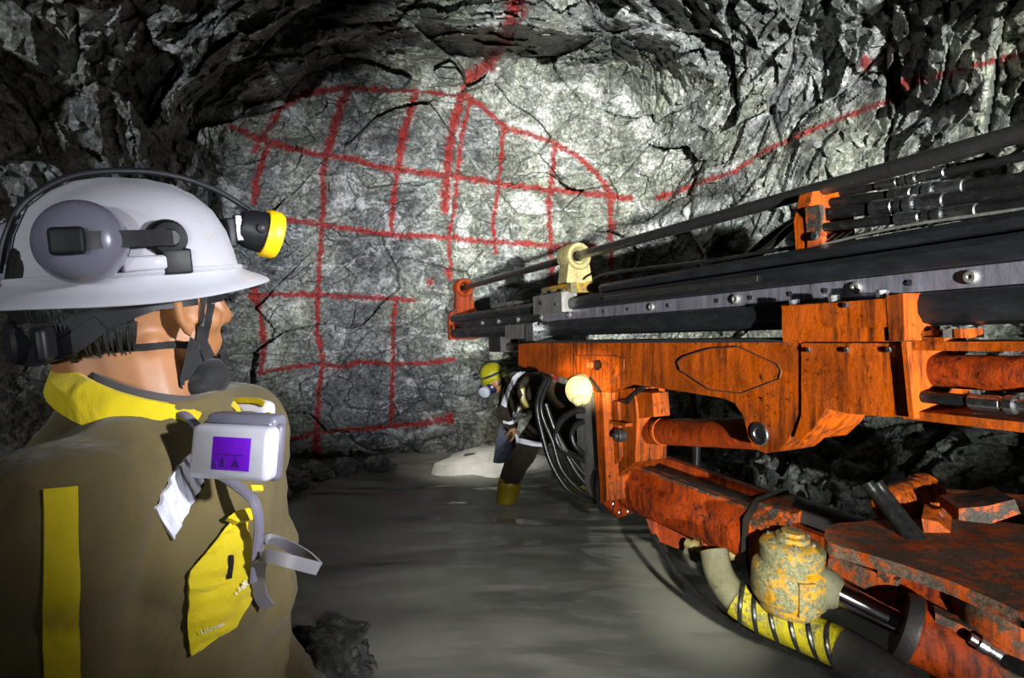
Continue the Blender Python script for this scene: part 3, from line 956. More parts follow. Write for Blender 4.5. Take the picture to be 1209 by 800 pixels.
# brackets hanging below the boom
b1 = part('valve_carrier', prism([P(x, y, 2.58) for x, y in [(763, 612), (815, 633), (817, 654), (770, 636)]], BW * 0.12), M['red'], rig, bevel=0.005)
b2 = part('valve_carrier', prism([P(x, y, 2.36) for x, y in [(828, 638), (861, 652), (861, 665), (829, 655)]], BW * 0.12), M['orange'], rig, bevel=0.005)
part('hose_coupling', lathe(P(811, 641, 2.44), BD, [(0, 0.02), (0.03, 0.02), (0.03, 0.027), (0.05, 0.027), (0.05, 0.018), (0.08, 0.018)], 16), M['brass'], b1)
part('hose_coupling', lathe(P(810, 650, 2.43), BD, [(0, 0.018), (0.03, 0.018), (0.03, 0.025), (0.05, 0.025), (0.05, 0.015), (0.08, 0.015)], 16), M['mud_grey'], b1)
part('hose_coupling', lathe(P(853, 650, 2.3), BD, [(0, 0.018), (0.05, 0.018), (0.05, 0.013), (0.06, 0.013)], 16), M['brass'], b2)

# ---- muddy yellow hub, chrome rod and slew cylinder
hc = P(931, 675, 1.9)
hub = part('slew_hub', lathe(hc + Vector((0, 0, -0.115)), Vector((0.04, -0.03, 1)), [(0, 0.085), (0.012, 0.094), (0.03, 0.096), (0.034, 0.108), (0.05, 0.117), (0.125, 0.118), (0.14, 0.112), (0.148, 0.100), (0.152, 0.094),
           (0.20, 0.098), (0.212, 0.09), (0.22, 0.07), (0.224, 0.052), (0.236, 0.050), (0.24, 0.036), (0.25, 0.034), (0.252, 0.001)], 48), M['yellow_hub'], rig, label='mud caked yellow round hub')
for k in range(6):
    a = 2 * PI * k / 6 + 0.3
    bolt(hc + Vector((math.cos(a) * 0.07 + 0.008, math.sin(a) * 0.07, 0.106)), Vector((0, 0, 1)), hub, BOLT_S)
part('hub_lug', box(hc + Vector((0.0, -0.114, -0.03)), (1, 0, 0), (0, 1, 0), (0, 0, 1), 0.05, 0.02, 0.10), M['yellow_hub'], hub, bevel=0.006)
part('rod_eye', lathe(P(958, 686, 1.86), P(1010, 710, 1.82) - P(958, 686, 1.86), [(0, 0.062), (0.05, 0.06), (0.075, 0.05), (0.085, 0.04)], 24), M['mud_grey'], hub)
ra, rb_ = P(965, 688, 1.85), P(1075, 742, 1.73)
part('piston_rod', cyl(ra, rb_, 0.036, seg=28), M['chrome'], rig, label='polished chrome piston rod')
rd = (rb_ - ra).normalized()
sl = part('slew_cylinder', lathe(rb_ + rd * -0.02, rd, [(0, 0.072), (0.0, 0.09), (0.03, 0.098), (0.034, 0.088), (0.9, 0.088), (0.91, 0.08)], 36), M['red'], rig, label='red hydraulic slew cylinder barrel')
part('gland_ring', lathe(rb_ + rd * -0.03, rd, [(0, 0.05), (0.0, 0.092), (0.025, 0.1), (0.036, 0.1), (0.036, 0.085)], 36), M['iron'], sl)
pc = P(1125, 738, 1.66)
part('port_block', box(pc, rd, rd.cross(Vector((0, 0, 1))).normalized(), (0, 0, 1), 0.09, 0.05, 0.045), M['worn_orange'], sl, bevel=0.006)
crh = part('hydraulic_hose', tube([P(1185, 778, 1.56), P(1230, 800, 1.5), P(1300, 830, 1.45)], 0.02), M['rubber'], rig)
part('hose_fitting', lathe(P(1145, 752, 1.6), P(1190, 780, 1.56) - P(1145, 752, 1.6), [(0, 0.014), (0.02, 0.014), (0.02, 0.022), (0.04, 0.022), (0.04, 0.018), (0.09, 0.024), (0.12, 0.024)], 18), M['steel'], crh)

# ---- slab plate and the parts on top of it
def on_z(px, py, z):
    y = (CAMZ - z) * FOC / (py - HY)
    return P(px, py, y)
sz = 0.9
slab_pix = [(973, 634), (974, 626), (979, 620), (990, 617), (1020, 615), (1075, 612), (1150, 612), (1260, 625), (1420, 660), (1420, 850), (1320, 770), (1208, 723), (1124, 686), (1056, 663), (987, 643), (978, 639)]
slab = part('boom_base_plate', prism([on_z(x, y, sz) for x, y in slab_pix], (0, 0, -0.035)), M['dirty_slab'], rig, bevel=0.005, label='thick rounded steel plate caked in mud')
part('plate_lip', tube([on_z(x, y, sz - 0.02) for x, y in [(990, 648), (1056, 668), (1124, 692), (1208, 730), (1320, 778)]], 0.012, 8), M['dirty_slab'], slab)
# turret under the plate
part('boom_turret', lathe(on_z(1165, 650, 0.9) + Vector((0.1, 0.02, -0.035)), (0, 0, -1), [(0, 0.19), (0.08, 0.19), (0.10, 0.15), (0.34, 0.15), (0.36, 0.2), (0.42, 0.2)], 32), M['dirty_slab'], rig)
part('turret_bracket', box(P(1022, 683, 1.9), BD, BW, BU, 0.2, 0.08, 0.10), M['dirty_slab'], rig, bevel=0.008)
part('turret_bracket', box(P(1050, 690, 1.85), BD, BW, BU, 0.04, 0.09, 0.13), M['worn_orange'], rig, bevel=0.006)
c0, c1 = P(1046, 598, 1.95), P(1122, 573, 2.08)
lc = part('lift_cylinder', lathe(c0, c1 - c0, [(0, 0.05), (0.01, 0.062), (0.15, 0.062), (0.152, 0.066), (0.17, 0.066), (0.172, 0.063), (0.185, 0.063), (0.187, 0.068), (0.21, 0.068), (0.215, 0.06)], 32), M['orange'], rig)
part('cylinder_lug', box(P(1098, 600, 1.98), (c1 - c0).normalized(), BW, (0, 0, 1), 0.16, 0.07, 0.05), M['worn_orange'], lc, bevel=0.006)
bolt(P(1122, 597, 1.95), Vector((-0.3, -1, 0.2)), lc)
part('lift_block', prism([P(x, y, 1.75) for x, y in [(1132, 600), (1166, 597), (1198, 589), (1205, 606), (1170, 618), (1132, 614)]], Vector((0.03, 0.12, 0))), M['worn_orange'], rig, bevel=0.005)
part('boom_root', prism([P(x, y, 1.95) for x, y in [(1030, 612), (1060, 606), (1120, 600), (1300, 615), (1420, 640), (1420, 740), (1200, 690), (1100, 650), (1040, 628)]], Vector((0.15, 0.2, 0.0))), M['worn_orange'], rig, bevel=0.01)
part('root_gusset', prism([P(x, y, 1.76) for x, y in [(1088, 612), (1108, 616), (1148, 650), (1120, 646), (1092, 634)]], Vector((0.1, 0.13, 0))), M['orange'], rig, bevel=0.004)
for dx in (0, 11):
    part('hydraulic_hose', tube([P(1024 + dx, 570, 1.84), P(1036 + dx, 586, 1.82), P(1056 + dx, 612, 1.77), P(1078 + dx, 640, 1.715)], 0.019, 12), M['rubber'], rig)
part('hydraulic_hose', tube([P(1060, 700, 1.95), P(1110, 720, 1.85), P(1180, 742, 1.72), P(1300, 775, 1.6)], 0.028, 12), M['rubber'], rig)
part('hydraulic_hose', tube([P(1075, 688, 1.9), P(1130, 708, 1.8), P(1200, 732, 1.7), P(1300, 760, 1.6)], 0.02, 12), M['iron'], rig)
# ---- sleeved hose with yellow spiral guard
sp_pts = [P(843, 650, 2.12), P(849, 676, 2.08), P(866, 702, 2.02), P(898, 724, 1.96), P(945, 744, 1.88), P(990, 764, 1.80), P(1040, 795, 1.7), P(1100, 850, 1.6)]
sp_path = catmull(sp_pts, 10)
part('hose_sleeve', tube(sp_path[0:24], 0.05, 20, raw=True), M['mud_grey'], rig)
sg = part('spiral_guard', tube(sp_path[22:52], 0.060, 24, raw=True), M['yellow_hose'], rig, label='yellow spiral guard around a thick hose')
for k in range(24, 51, 5):
    d = sp_path[k + 1] - sp_path[k - 1]
    part('guard_gap', torus(sp_path[k], d + Vector((0, 0.2, 0.35)) * d.length, 0.059, 0.0085, 28, 8), M['rubber'], sg)
part('hose_sleeve', tube(sp_path[51:], 0.064, 20, raw=True), M['worn_orange'] if False else M['iron'], rig)
# loose hose hanging over the water along the boom
part('loose_hose', tube([P(772, 632, 2.5), P(782, 650, 2.45), P(806, 684, 2.35), P(842, 716, 2.2), P(885, 745, 2.05), P(940, 772, 1.9), P(1000, 793, 1.75), P(1060, 812, 1.65)], 0.012, 10), M['rubber'], rig)
# hose loops hanging in front of the knuckle
for pts_, r in [
    ([(646, 446), (638, 462), (634, 482), (640, 512), (650, 545), (668, 575), (688, 588), (704, 592)], 0.0135),
    ([(650, 446), (640, 470), (640, 490), (652, 520), (662, 552), (682, 576), (703, 588)], 0.012),
    ([(700, 484), (680, 485), (663, 496), (656, 514), (664, 531), (682, 540), (700, 546)], 0.0155),
    ([(700, 498), (684, 499), (675, 511), (679, 526), (690, 535), (702, 538)], 0.0135),
    ([(644, 476), (654, 505), (668, 535), (684, 562), (704, 582)], 0.013),
    ([(648, 490), (662, 520), (680, 548), (704, 574)], 0.012),
]:
    part('hydraulic_hose', tube([P(x, y, 2.93 - 0.0016 * (x - 640)) for x, y in pts_], r, 12), M['rubber'], rig)

# ------------------------------------------------------------------ body builder: capsules and ellipsoids fused into one skin
from mathutils.bvhtree import BVHTree


def ball(bm, c, r, sub=2, mat3=None):
    """ellipsoid; r scalar or (rx, ry, rz) along mat3 columns"""
    if not isinstance(r, (tuple, list)):
        r = (r, r, r)
    m = (mat3 or Matrix.Identity(3)).to_4x4()
    m.translation = Vector(c)
    bmesh.ops.create_icosphere(bm, subdivisions=sub, radius=1.0, matrix=m @ Matrix.Diagonal((*r, 1)))


def capsule(bm, a, b, r0, r1):
    a, b = Vector(a), Vector(b)
    x, y, d = frame_of(b - a)
    seg, rings = 16, []
    for k in range(6):
        th = -PI / 2 + PI / 2 * k / 5
        rings.append([a + d * (r0 * math.sin(th)) + (x * math.cos(2 * PI * j / seg) + y * math.sin(2 * PI * j / seg)) * max(r0 * math.cos(th), 1e-4) for j in range(seg)])
    for k in range(6):
        th = PI / 2 * k / 5
        rings.append([b + d * (r1 * math.sin(th)) + (x * math.cos(2 * PI * j / seg) + y * math.sin(2 * PI * j / seg)) * max(r1 * math.cos(th), 1e-4) for j in range(seg)])
    ring_loft(bm, rings)


def fuse(bm, name, voxel=0.008, smooth=6, relief=None):
    """join the overlapping shapes into one continuous surface"""
    me = to_mesh(bm, name + '_raw')
    o = bpy.data.objects.new(name + '_raw', me)
    COL.objects.link(o)
    md = o.modifiers.new('r', 'REMESH')
    md.mode = 'VOXEL'
    md.voxel_size = voxel
    if smooth:
        sm = o.modifiers.new('s', 'SMOOTH')
        sm.iterations = smooth
        sm.factor = 0.5
    dg = bpy.context.evaluated_depsgraph_get()
    out = bpy.data.meshes.new_from_object(o.evaluated_get(dg))
    out.name = name
    bpy.data.objects.remove(o)
    bpy.data.meshes.remove(me)
    n = len(out.vertices)
    if relief:
        co = np.zeros(n * 3, np.float32)
        no = np.zeros(n * 3, np.float32)
        out.vertices.foreach_get('co', co)
        out.vertices.foreach_get('normal', no)
        co = co.reshape(-1, 3)
        co = co + no.reshape(-1, 3) * relief(co)[:, None]
        out.vertices.foreach_set('co', co.astype(np.float32).ravel())
        out.update()
    out.polygons.foreach_set('use_smooth', [True] * len(out.polygons))
    return out


def bvh_of(me):
    bm = bmesh.new()
    bm.from_mesh(me)
    b = BVHTree.FromBMesh(bm)
    bm.free()
    return b


def hit(bvh, px, py, off):
    """the spot on a surface that shows at pixel (px, py), lifted off the surface"""
    d = Vector(((px - CX) / FOC, 1.0, -(py - HY) / FOC)).normalized()
    loc, nrm, i, dist = bvh.ray_cast(Vector((0, 0, CAMZ)), d)
    if loc is None:
        loc, nrm, i, dist = bvh.find_nearest(P(px, py, 0.68))
    return loc + nrm * off, nrm


def patch(name, bvh, corners, mat, parent, nu=14, nv=14, off=0.003, thick=0.0035, label=None, ripple=0.0):
    """cloth patch lying on a surface; corners are 4 pixel corners, or two pixel polylines of equal length"""
    bm = bmesh.new()
    if len(corners) == 4 and isinstance(corners[0][0], (int, float)):
        rows = [[corners[0], corners[1]], [corners[3], corners[2]]]
    else:
        rows = corners
    def along(pl, s):
        f = s * (len(pl) - 1)
        k = min(int(f), len(pl) - 2)
        return (pl[k][0] + (pl[k + 1][0] - pl[k][0]) * (f - k), pl[k][1] + (pl[k + 1][1] - pl[k][1]) * (f - k))
    top, bot = {}, {}
    for i in range(nu + 1):
        a, b = along(rows[0], i / nu), along(rows[1], i / nu)
        for j in range(nv + 1):
            s = j / nv
            p, n_ = hit(bvh, a[0] + (b[0] - a[0]) * s, a[1] + (b[1] - a[1]) * s, off)
            p = p + n_ * ripple * math.sin(i * 1.9 + j * 0.35) if ripple else p
            top[i, j] = bm.verts.new(p)
            bot[i, j] = bm.verts.new(p - n_ * thick)
    for i in range(nu):
        for j in range(nv):
            bm.faces.new((top[i, j], top[i + 1, j], top[i + 1, j + 1], top[i, j + 1]))
            bm.faces.new((bot[i, j + 1], bot[i + 1, j + 1], bot[i + 1, j], bot[i, j]))
    rim = [(i, 0) for i in range(nu)] + [(nu, j) for j in range(nv)] + [(i, nv) for i in range(nu, 0, -1)] + [(0, j) for j in range(nv, 0, -1)]
    for a, b in zip(rim, rim[1:] + rim[:1]):
        bm.faces.new((top[a], top[b], bot[b], bot[a]))
    return part(name, bm, mat, parent, label=label)


def ribbon(pts, width, thick, wdir, n=10):
    """flat strap along a path; wdir is its width direction (one vector or one per point)"""
    bm = bmesh.new()
    path = catmull(pts, n)
    wl = [Vector(q) for q in (wdir if isinstance(wdir, list) else [wdir] * len(pts))]
    rings = []
    for i, p in enumerate(path):
        d = (path[min(i + 1, len(path) - 1)] - path[max(i - 1, 0)]).normalized()
        f = i / (len(path) - 1) * (len(wl) - 1)
        k = min(int(f), len(wl) - 2)
        w_ = wl[k].lerp(wl[k + 1], f - k)
        w_ = (w_ - d * w_.dot(d)).normalized()
        q = d.cross(w_)
        rings.append([p + w_ * width / 2 + q * thick / 2, p - w_ * width / 2 + q * thick / 2, p - w_ * width / 2 - q * thick / 2, p + w_ * width / 2 - q * thick / 2])
    return ring_loft(bm, rings)


def rbox(c, ax, ay, az_, sx, sy, sz, r):
    bm = box(c, ax, ay, az_, sx, sy, sz)
    bmesh.ops.bevel(bm, geom=list(bm.edges), offset=r, segments=3, profile=0.5, affect='EDGES', clamp_overlap=True)
    return bm


# ---- cloth, skin and plastic
def mat_cloth(name, col, var=0.3, rough=0.85, scale=6, fold=0.6, sheen=0.15, dirt=None):
    t = NT(name)
    v = t.coord()
    n1 = t.noise(v, scale, 5, 0.6)
    c = t.ramp(n1, [(0.3, tuple(x * (1 - var) for x in col)), (0.7, tuple(min(1, x * (1 + var)) for x in col))])
    if dirt:
        c = t.mix(t.ramp(t.noise(v, 5, 7, 0.7), [(0.5, 0), (0.65, 0.8)]), c, dirt)
    fo = t.math('ADD', t.noise(t.coord(scale=(1, 1, 0.6)), 9, 3, 0.5, 0.8), t.math('MULTIPLY', t.noise(v, 700, 2, 0.5), 0.03))
    t.set(color=c, rough=rough, spec=0.25, sheen=sheen, normal=t.bump(fo, fold, 0.03))
    return t.m


def mat_plain(name, col, rough=0.4, metal=0.0, var=0.12, scale=14, spec=0.5, coat=0.0, trans=0.0, bump=0.1, stain=None):
    t = NT(name)
    v = t.coord()
    n1 = t.noise(v, scale, 5, 0.65)
    c = t.ramp(n1, [(0.3, tuple(x * (1 - var) for x in col)), (0.7, tuple(min(1, x * (1 + var)) for x in col))])
    if stain:
        c = t.mix(t.ramp(t.noise(v, 22, 6, 0.75), [(0.56, 0), (0.70, 0.75)]), c, stain)
    t.set(color=c, rough=t.ramp(n1, [(0.3, rough * 0.8), (0.7, min(1, rough * 1.25))]), metal=metal, spec=spec, coat=coat, trans=trans, normal=t.bump(t.noise(v, 60, 4, 0.6), bump, 0.002))
    return t.m


M['olive'] = mat_cloth('olive_brown_cloth', (0.098, 0.075, 0.028), 0.3)
M['yellow_cloth'] = mat_cloth('yellow_cloth', (0.52, 0.40, 0.003), 0.2, 0.75)
M['reflective'] = mat_cloth('silver_reflective_tape', (0.66, 0.66, 0.76), 0.1, 0.35, 10, 0.8)
M['lining'] = mat_cloth('dark_grey_lining', (0.055, 0.05, 0.05), 0.3)
M['brown_cloth'] = mat_cloth('brown_coverall_cloth', (0.022, 0.015, 0.009), 0.35, 0.8, 8, 0.9, 0.1)
M['navy'] = mat_cloth('dark_trousers_cloth', (0.02, 0.02, 0.022), 0.3)
M['skin'] = mat_plain('warm_brown_skin', (0.30, 0.13, 0.05), 0.5, 0, 0.15, 9)
M['skin'].node_tree.nodes['Principled BSDF'].inputs['Subsurface Weight'].default_value = 0.12
M['skin'].node_tree.nodes['Principled BSDF'].inputs['Subsurface Radius'].default_value = (0.01, 0.004, 0.002)
M['black_plastic'] = mat_plain('black_plastic', (0.008, 0.008, 0.011), 0.5, 0, 0.12, 14, 0.3)
M['strap'] = mat_cloth('black_webbing', (0.008, 0.008, 0.009), 0.3, 0.7, 30)
t = NT('black_hair')
v = t.coord(scale=(1, 1, 0.25))
hn = t.noise(v, 120, 4, 0.6)
t.set(color=t.ramp(hn, [(0.3, 0.004), (0.7, 0.02)]), rough=0.38, spec=0.5, normal=t.bump(hn, 0.8, 0.004))
M['hair'] = t.m
M['helmet_white'] = mat_plain('scuffed_white_plastic', (0.36, 0.36, 0.40), 0.5, 0, 0.08, 6, 0.5, 0.2, 0, 0.15, (0.35, 0.32, 0.26))
M['cup_grey'] = mat_plain('grey_plastic', (0.15, 0.15, 0.20), 0.25, 0, 0.12, 8, 0.5, 0.2)
M['lamp_yellow'] = mat_plain('yellow_plastic', (0.85, 0.50, 0.005), 0.4)
M['white_plastic'] = mat_plain('white_plastic', (0.52, 0.51, 0.60), 0.4)
M['mask_grey'] = mat_plain('grey_silicone', (0.14, 0.13, 0.17), 0.4)
M['clear_grey'] = mat_plain('translucent_grey_strap', (0.17, 0.16, 0.18), 0.35, 0, 0.1, 14, 0.5, 0.2)
M['purple'] = mat_plain('purple_label', (0.16, 0.004, 0.62), 0.35, 0, 0.08)
M['purple_dark'] = mat_plain('dark_purple_print', (0.045, 0.004, 0.20), 0.4)
M['glass'] = mat_plain('lamp_glass', (0.75, 0.76, 0.72), 0.08, 0, 0.05, 8, 0.6, 0.6)
M['print_white'] = mat_plain('white_print', (0.75, 0.72, 0.72), 0.6)
M['yellow_helmet'] = mat_plain('yellow_helmet_plastic', (0.26, 0.23, 0.005), 0.4, 0, 0.2, 14, 0.5, 0.1, 0, 0.1, (0.05, 0.05, 0.02))
M['yellow_boot'] = mat_plain('yellow_rubber', (0.26, 0.19, 0.005), 0.4, 0, 0.25, 14, 0.5, 0.1, 0, 0.1, (0.05, 0.045, 0.02))
M['blue_rubber'] = mat_plain('dark_blue_rubber', (0.012, 0.014, 0.05), 0.3)
M['pale_blue'] = mat_plain('pale_grey_filter', (0.36, 0.39, 0.46), 0.4)
M['blue_sheet'] = mat_cloth('blue_grey_sheet', (0.055, 0.06, 0.10), 0.3, 0.5, 5, 0.8)

# ------------------------------------------------------------------ worker in the white helmet
YAW = math.radians(50)
hf = Vector((math.cos(YAW), math.sin(YAW), 0))
hr = Vector((math.sin(YAW), -math.cos(YAW), 0))
hu = Vector((0, 0, 1))
HM = Matrix((hf, hr, hu)).transposed()
HC = P(160, 372, 0.72)
HC.z = 1.60
def hd_(f, r, u):
    return HC + hf * f + hr * r + hu * u

GROUND = 0.06
w1 = tag(empty('person', (-0.43, 0.72, GROUND)), 'worker in olive jacket with yellow collar watching the tunnel face, back half turned', 'person')
bm = bmesh.new()
ball(bm, hd_(-0.012, 0, 0.015), (0.097, 0.074, 0.108), 3, HM)
ball(bm, hd_(0.035, 0, -0.05), (0.062, 0.058, 0.062), 3, HM)
ball(bm, hd_(0.060, 0, -0.093), (0.028, 0.030, 0.022), 2, HM)
for s in (-1, 1):
    capsule(bm, hd_(-0.005, s * 0.056, -0.055), hd_(0.055, s * 0.022, -0.096), 0.017, 0.015)       # jaw
    ball(bm, hd_(0.063, s * 0.040, -0.028), (0.022, 0.024, 0.022), 2, HM)                              # cheek
    capsule(bm, hd_(0.082, s * 0.014, 0.018), hd_(0.070, s * 0.050, 0.016), 0.010, 0.009)           # brow
    # ear: rim, lobe and bowl
    er_ = lambda f, r, u: hd_(f + 0.034, r - s * 0.002, u - 0.004)
    rim_ = [er_(0.012, s * 0.076, -0.022), er_(0.012, s * 0.078, 0.008), er_(0.002, s * 0.084, 0.024), er_(-0.014, s * 0.088, 0.020), er_(-0.021, s * 0.088, 0.002), er_(-0.015, s * 0.084, -0.022), er_(-0.002, s * 0.077, -0.038)]
    for a, b in zip(rim_, rim_[1:]):
        capsule(bm, a, b, 0.0062, 0.0062)
    ball(bm, er_(-0.004, s * 0.078, -0.032), (0.009, 0.006, 0.011), 2, HM)
    ball(bm, er_(-0.006, s * 0.076, -0.004), (0.014, 0.005, 0.022), 2, HM)
    capsule(bm, er_(0.000, s * 0.078, 0.010), er_(-0.010, s * 0.081, -0.010), 0.004, 0.004)
capsule(bm, hd_(0.086, 0, 0.008), hd_(0.104, 0, -0.026), 0.009, 0.013)                               # nose
for s in (-1, 1):
    ball(bm, hd_(0.097, s * 0.011, -0.031), 0.0085, 2)
capsule(bm, hd_(0.090, -0.018, -0.058), hd_(0.090, 0.018, -0.058), 0.007, 0.007)
capsule(bm, hd_(0.087, -0.015, -0.068), hd_(0.087, 0.015, -0.068), 0.008, 0.008)
capsule(bm, hd_(-0.020, 0, -0.03), Vector((-0.435, 0.715, 1.43)), 0.061, 0.064)                      # neck
capsule(bm, hd_(-0.045, 0, -0.01), Vector((-0.465, 0.70, 1.44)), 0.045, 0.055)
# trunk, arms and legs under the clothes
for z, rx, ry in ((1.36, 0.09, 0.15), (1.22, 0.095, 0.15), (1.06, 0.09, 0.14), (0.94, 0.10, 0.15)):
    ball(bm, (-0.435, 0.72, z), (rx, ry, 0.12), 3)
SH, EL, WR = {}, {}, {}
for s in (-1, 1):
    SH[s] = Vector((-0.42, 0.72 + s * 0.172, 1.395))
    EL[s] = Vector((-0.43, 0.72 + s * 0.20, 1.12))
    WR[s] = Vector((-0.31, 0.72 + s * 0.19, 0.93))
    capsule(bm, SH[s], EL[s], 0.048, 0.040)
    capsule(bm, EL[s], WR[s], 0.038, 0.027)
    hand = WR[s] + Vector((0.05, 0, -0.06))
    capsule(bm, WR[s], hand, 0.024, 0.028)
    ball(bm, hand, (0.026, 0.040, 0.045), 2, Matrix.Rotation(-0.7, 3, 'Y'))
    for k, ln in enumerate((0.062, 0.072, 0.068, 0.052)):
        a = hand + Vector((0.022, (k - 1.5) * 0.021, -0.028))
        b = a + Vector((0.022, 0, -ln * 0.55))
        c = b + Vector((-0.008, 0, -ln * 0.5))
        capsule(bm, a, b, 0.0092, 0.0086)
        capsule(bm, b, c, 0.0086, 0.0072)
    tA = hand + Vector((0.02, -s * 0.034, 0.012))
    tB = tA + Vector((0.03, -s * 0.022, -0.018))
    capsule(bm, tA, tB, 0.011, 0.0098)
    capsule(bm, tB, tB + Vector((0.016, 0.0, -0.024)), 0.0098, 0.008)
    hip = Vector((-0.435, 0.72 + s * 0.085, 0.92))
    kne = Vector((-0.42, 0.72 + s * 0.10, 0.50))
    ank = Vector((-0.45, 0.72 + s * 0.11, 0.14))
    capsule(bm, hip, kne, 0.075, 0.052)
    capsule(bm, kne, ank, 0.050, 0.035)
    capsule(bm, ank + Vector((0, 0, -0.03)), ank + Vector((0.13, 0, -0.045)), 0.035, 0.028)
body_me = fuse(bm, 'body', 0.0045, 5)
body = link('body', body_me, M['skin'], w1)
body_bvh = bvh_of(body_me)
for s in (-1, 1):
    ey = lathe(hd_(0.060, s * 0.031, 0.002), hf, [(0.0, 0.001), (0.004, 0.008), (0.013, 0.0115), (0.020, 0.008), (0.0235, 0.001)], 18)
    part('eye', ey, M['white_plastic'], w1)
# hair: cap over the skull that stops at the hairline
bm = bmesh.new()
bmesh.ops.create_icosphere(bm, subdivisions=5, radius=1.0, matrix=Matrix.Translation(hd_(-0.014, 0, 0.014)) @ HM.to_4x4() @ Matrix.Diagonal((0.102, 0.080, 0.112, 1)))
kill = []
for f in bm.faces:
    q = f.calc_center_median() - HC
    a, r, u = q.dot(hf), q.dot(hr), q.dot(hu)
    jag = 0.006 * math.sin(a * 260 + r * 90)
    lim = -0.062 if a < -0.055 else (-0.062 + (a + 0.055) * 1.3 if a < 0.008 else (0.022 if a < 0.05 else 0.0))
    if a > 0.06: lim = 0.05
    if u < lim + jag: kill.append(f)
bmesh.ops.delete(bm, geom=kill, context='FACES')
bmesh.ops.solidify(bm, geom=list(bm.faces), thickness=0.006)
hair = part('hair', bm, M['hair'], w1)
for k in range(44):        # short tufts at the nape
    th = 1.70 + 0.045 * k
    a0 = hd_(-0.014 + 0.099 * math.cos(th), 0.077 * math.sin(th), -0.028)
    b0 = hd_(-0.012 + 0.086 * math.cos(th), 0.069 * math.sin(th), -0.066 + 0.016 * random.random())
    part('hair_tuft', tube([a0, a0.lerp(b0, 0.5) + (a0 - HC).normalized() * 0.002, b0], [0.005, 0.0035, 0.0006], 5, n=3), M['hair'], hair)

# jacket
bm = bmesh.new()
rings = []
for z, cx_, rx, ry in [(0.82, -0.435, 0.135, 0.185), (0.95, -0.432, 0.132, 0.18), (1.08, -0.428, 0.130, 0.18), (1.18, -0.425, 0.133, 0.185), (1.27, -0.424, 0.134, 0.19), (1.35, -0.428, 0.125, 0.185), (1.41, -0.432, 0.105, 0.155),
                       (1.455, -0.436, 0.088, 0.115), (1.485, -0.44, 0.078, 0.085)]:
    ring = []
    for j in range(40):
        a = 2 * PI * j / 40
        ca, sa = math.cos(a), math.sin(a)
        ring.append(Vector((cx_ + rx * math.copysign(abs(ca) ** 0.85, ca), 0.72 + ry * math.copysign(abs(sa) ** 0.85, sa), z)))
    rings.append(ring)
ring_loft(bm, rings)
for s in (-1, 1):
    capsule(bm, Vector((-0.415, 0.72 + s * 0.09, 1.415)), SH[s] + Vector((0, 0, -0.005)), 0.062, 0.072)
    capsule(bm, SH[s], EL[s], 0.074, 0.062)
    capsule(bm, EL[s], WR[s], 0.060, 0.045)
def jrelief(co):
    z = co[:, 2]
    fold = fbm(co * np.array([9, 9, 16]) + 3, 91, 3)
    diag = np.sin((co[:, 2] * 1.2 + co[:, 0] * 0.9 + 0.25 * fbm(co * 5, 15, 2)) * 55) * np.clip((1.40 - z) / 0.1, 0, 1)
    rid = 1 - np.abs(fbm(co * np.array([6, 6, 9]) + np.array([0, 0, 1]) * co[:, :1] * 8 + 9, 71, 2))
    return 0.007 * fold + 0.003 * diag + 0.030 * np.clip(rid - 0.6, 0, 1) * np.clip((1.46 - z) / 0.06, 0, 1)
jac_me = fuse(bm, 'jacket', 0.0065, 7, jrelief)
jac = link('jacket', jac_me, M['olive'], w1)
jac['label'] = 'olive brown work jacket'
jb = bvh_of(jac_me)
part('jacket_hem', torus((-0.435, 0.72, 0.84), (0, 0, 1), 0.16, 0.012), M['olive'], jac)
# collar
def collar(name, r0, r1, h0, h1, mat, th=0.006):
    bm = bmesh.new()
    rings = []
    for j in range(41):
        a = math.radians(20) + 2 * PI * (j / 40) * (320 / 360)
        def pt(r, dz):
            x = -0.435 + r * 1.0 * math.cos(a)
            y = 0.718 + r * 1.08 * math.sin(a)
            return Vector((x, y, 1.487 - 0.40 * (x + 0.435) + dz))
        rings.append([pt(r0, h0), pt((r0 + r1) / 2 + 0.006, (h0 + h1) / 2 + 0.004), pt(r1, h1), pt(r1 + th, h1 - 0.002), pt((r0 + r1) / 2 + 0.006 + th, (h0 + h1) / 2), pt(r0 + th, h0)])
    ring_loft(bm, rings)
    return part(name, bm, mat, jac)
collar('collar', 0.074, 0.096, 0.016, -0.020, M['yellow_cloth'], 0.005)['label'] = 'bright yellow collar'
collar('collar_lining', 0.066, 0.072, 0.022, -0.02, M['lining'], 0.004)
# sleeve band, silver tape, chest pocket
patch('sleeve_stripe', jb, [(51, 578), (91, 574), (93, 812), (51, 812)], M['yellow_cloth'], jac, 6, 30, label='yellow sleeve stripe')
patch('reflective_tape', jb, [[(243, 528), (222, 536), (203, 556), (182, 600)], [(238, 556), (236, 572), (222, 600), (203, 638)]], M['reflective'], jac, 22, 8, 0.004, label='crumpled silver reflective tape', ripple=0.0022)
pk = patch('chest_pocket', jb, [[(268, 620), (246, 648), (221, 677), (221, 700), (221, 735), (223, 771)], [(285, 606), (292, 640), (298, 676), (299, 700), (277, 736), (225, 772)]], M['yellow_cloth'], jac, 26, 14, 0.005, label='yellow chest pocket', ripple=0.0012)
patch('pocket_flap', jb, [[(262, 618), (272, 608), (284, 604)], [(272, 622), (286, 618), (299, 608)]], M['yellow_cloth'], pk, 10, 5, 0.012, 0.006)
patch('pocket_zip', jb, [(265, 656), (268, 656), (266, 684), (262, 684)], M['black_plastic'], pk, 2, 8, 0.0085, 0.003)
patch('collar_tab', jb, [(286, 578), (300, 577), (301, 584), (288, 585)], M['yellow_cloth'], jac, 5, 3, 0.012, 0.004)


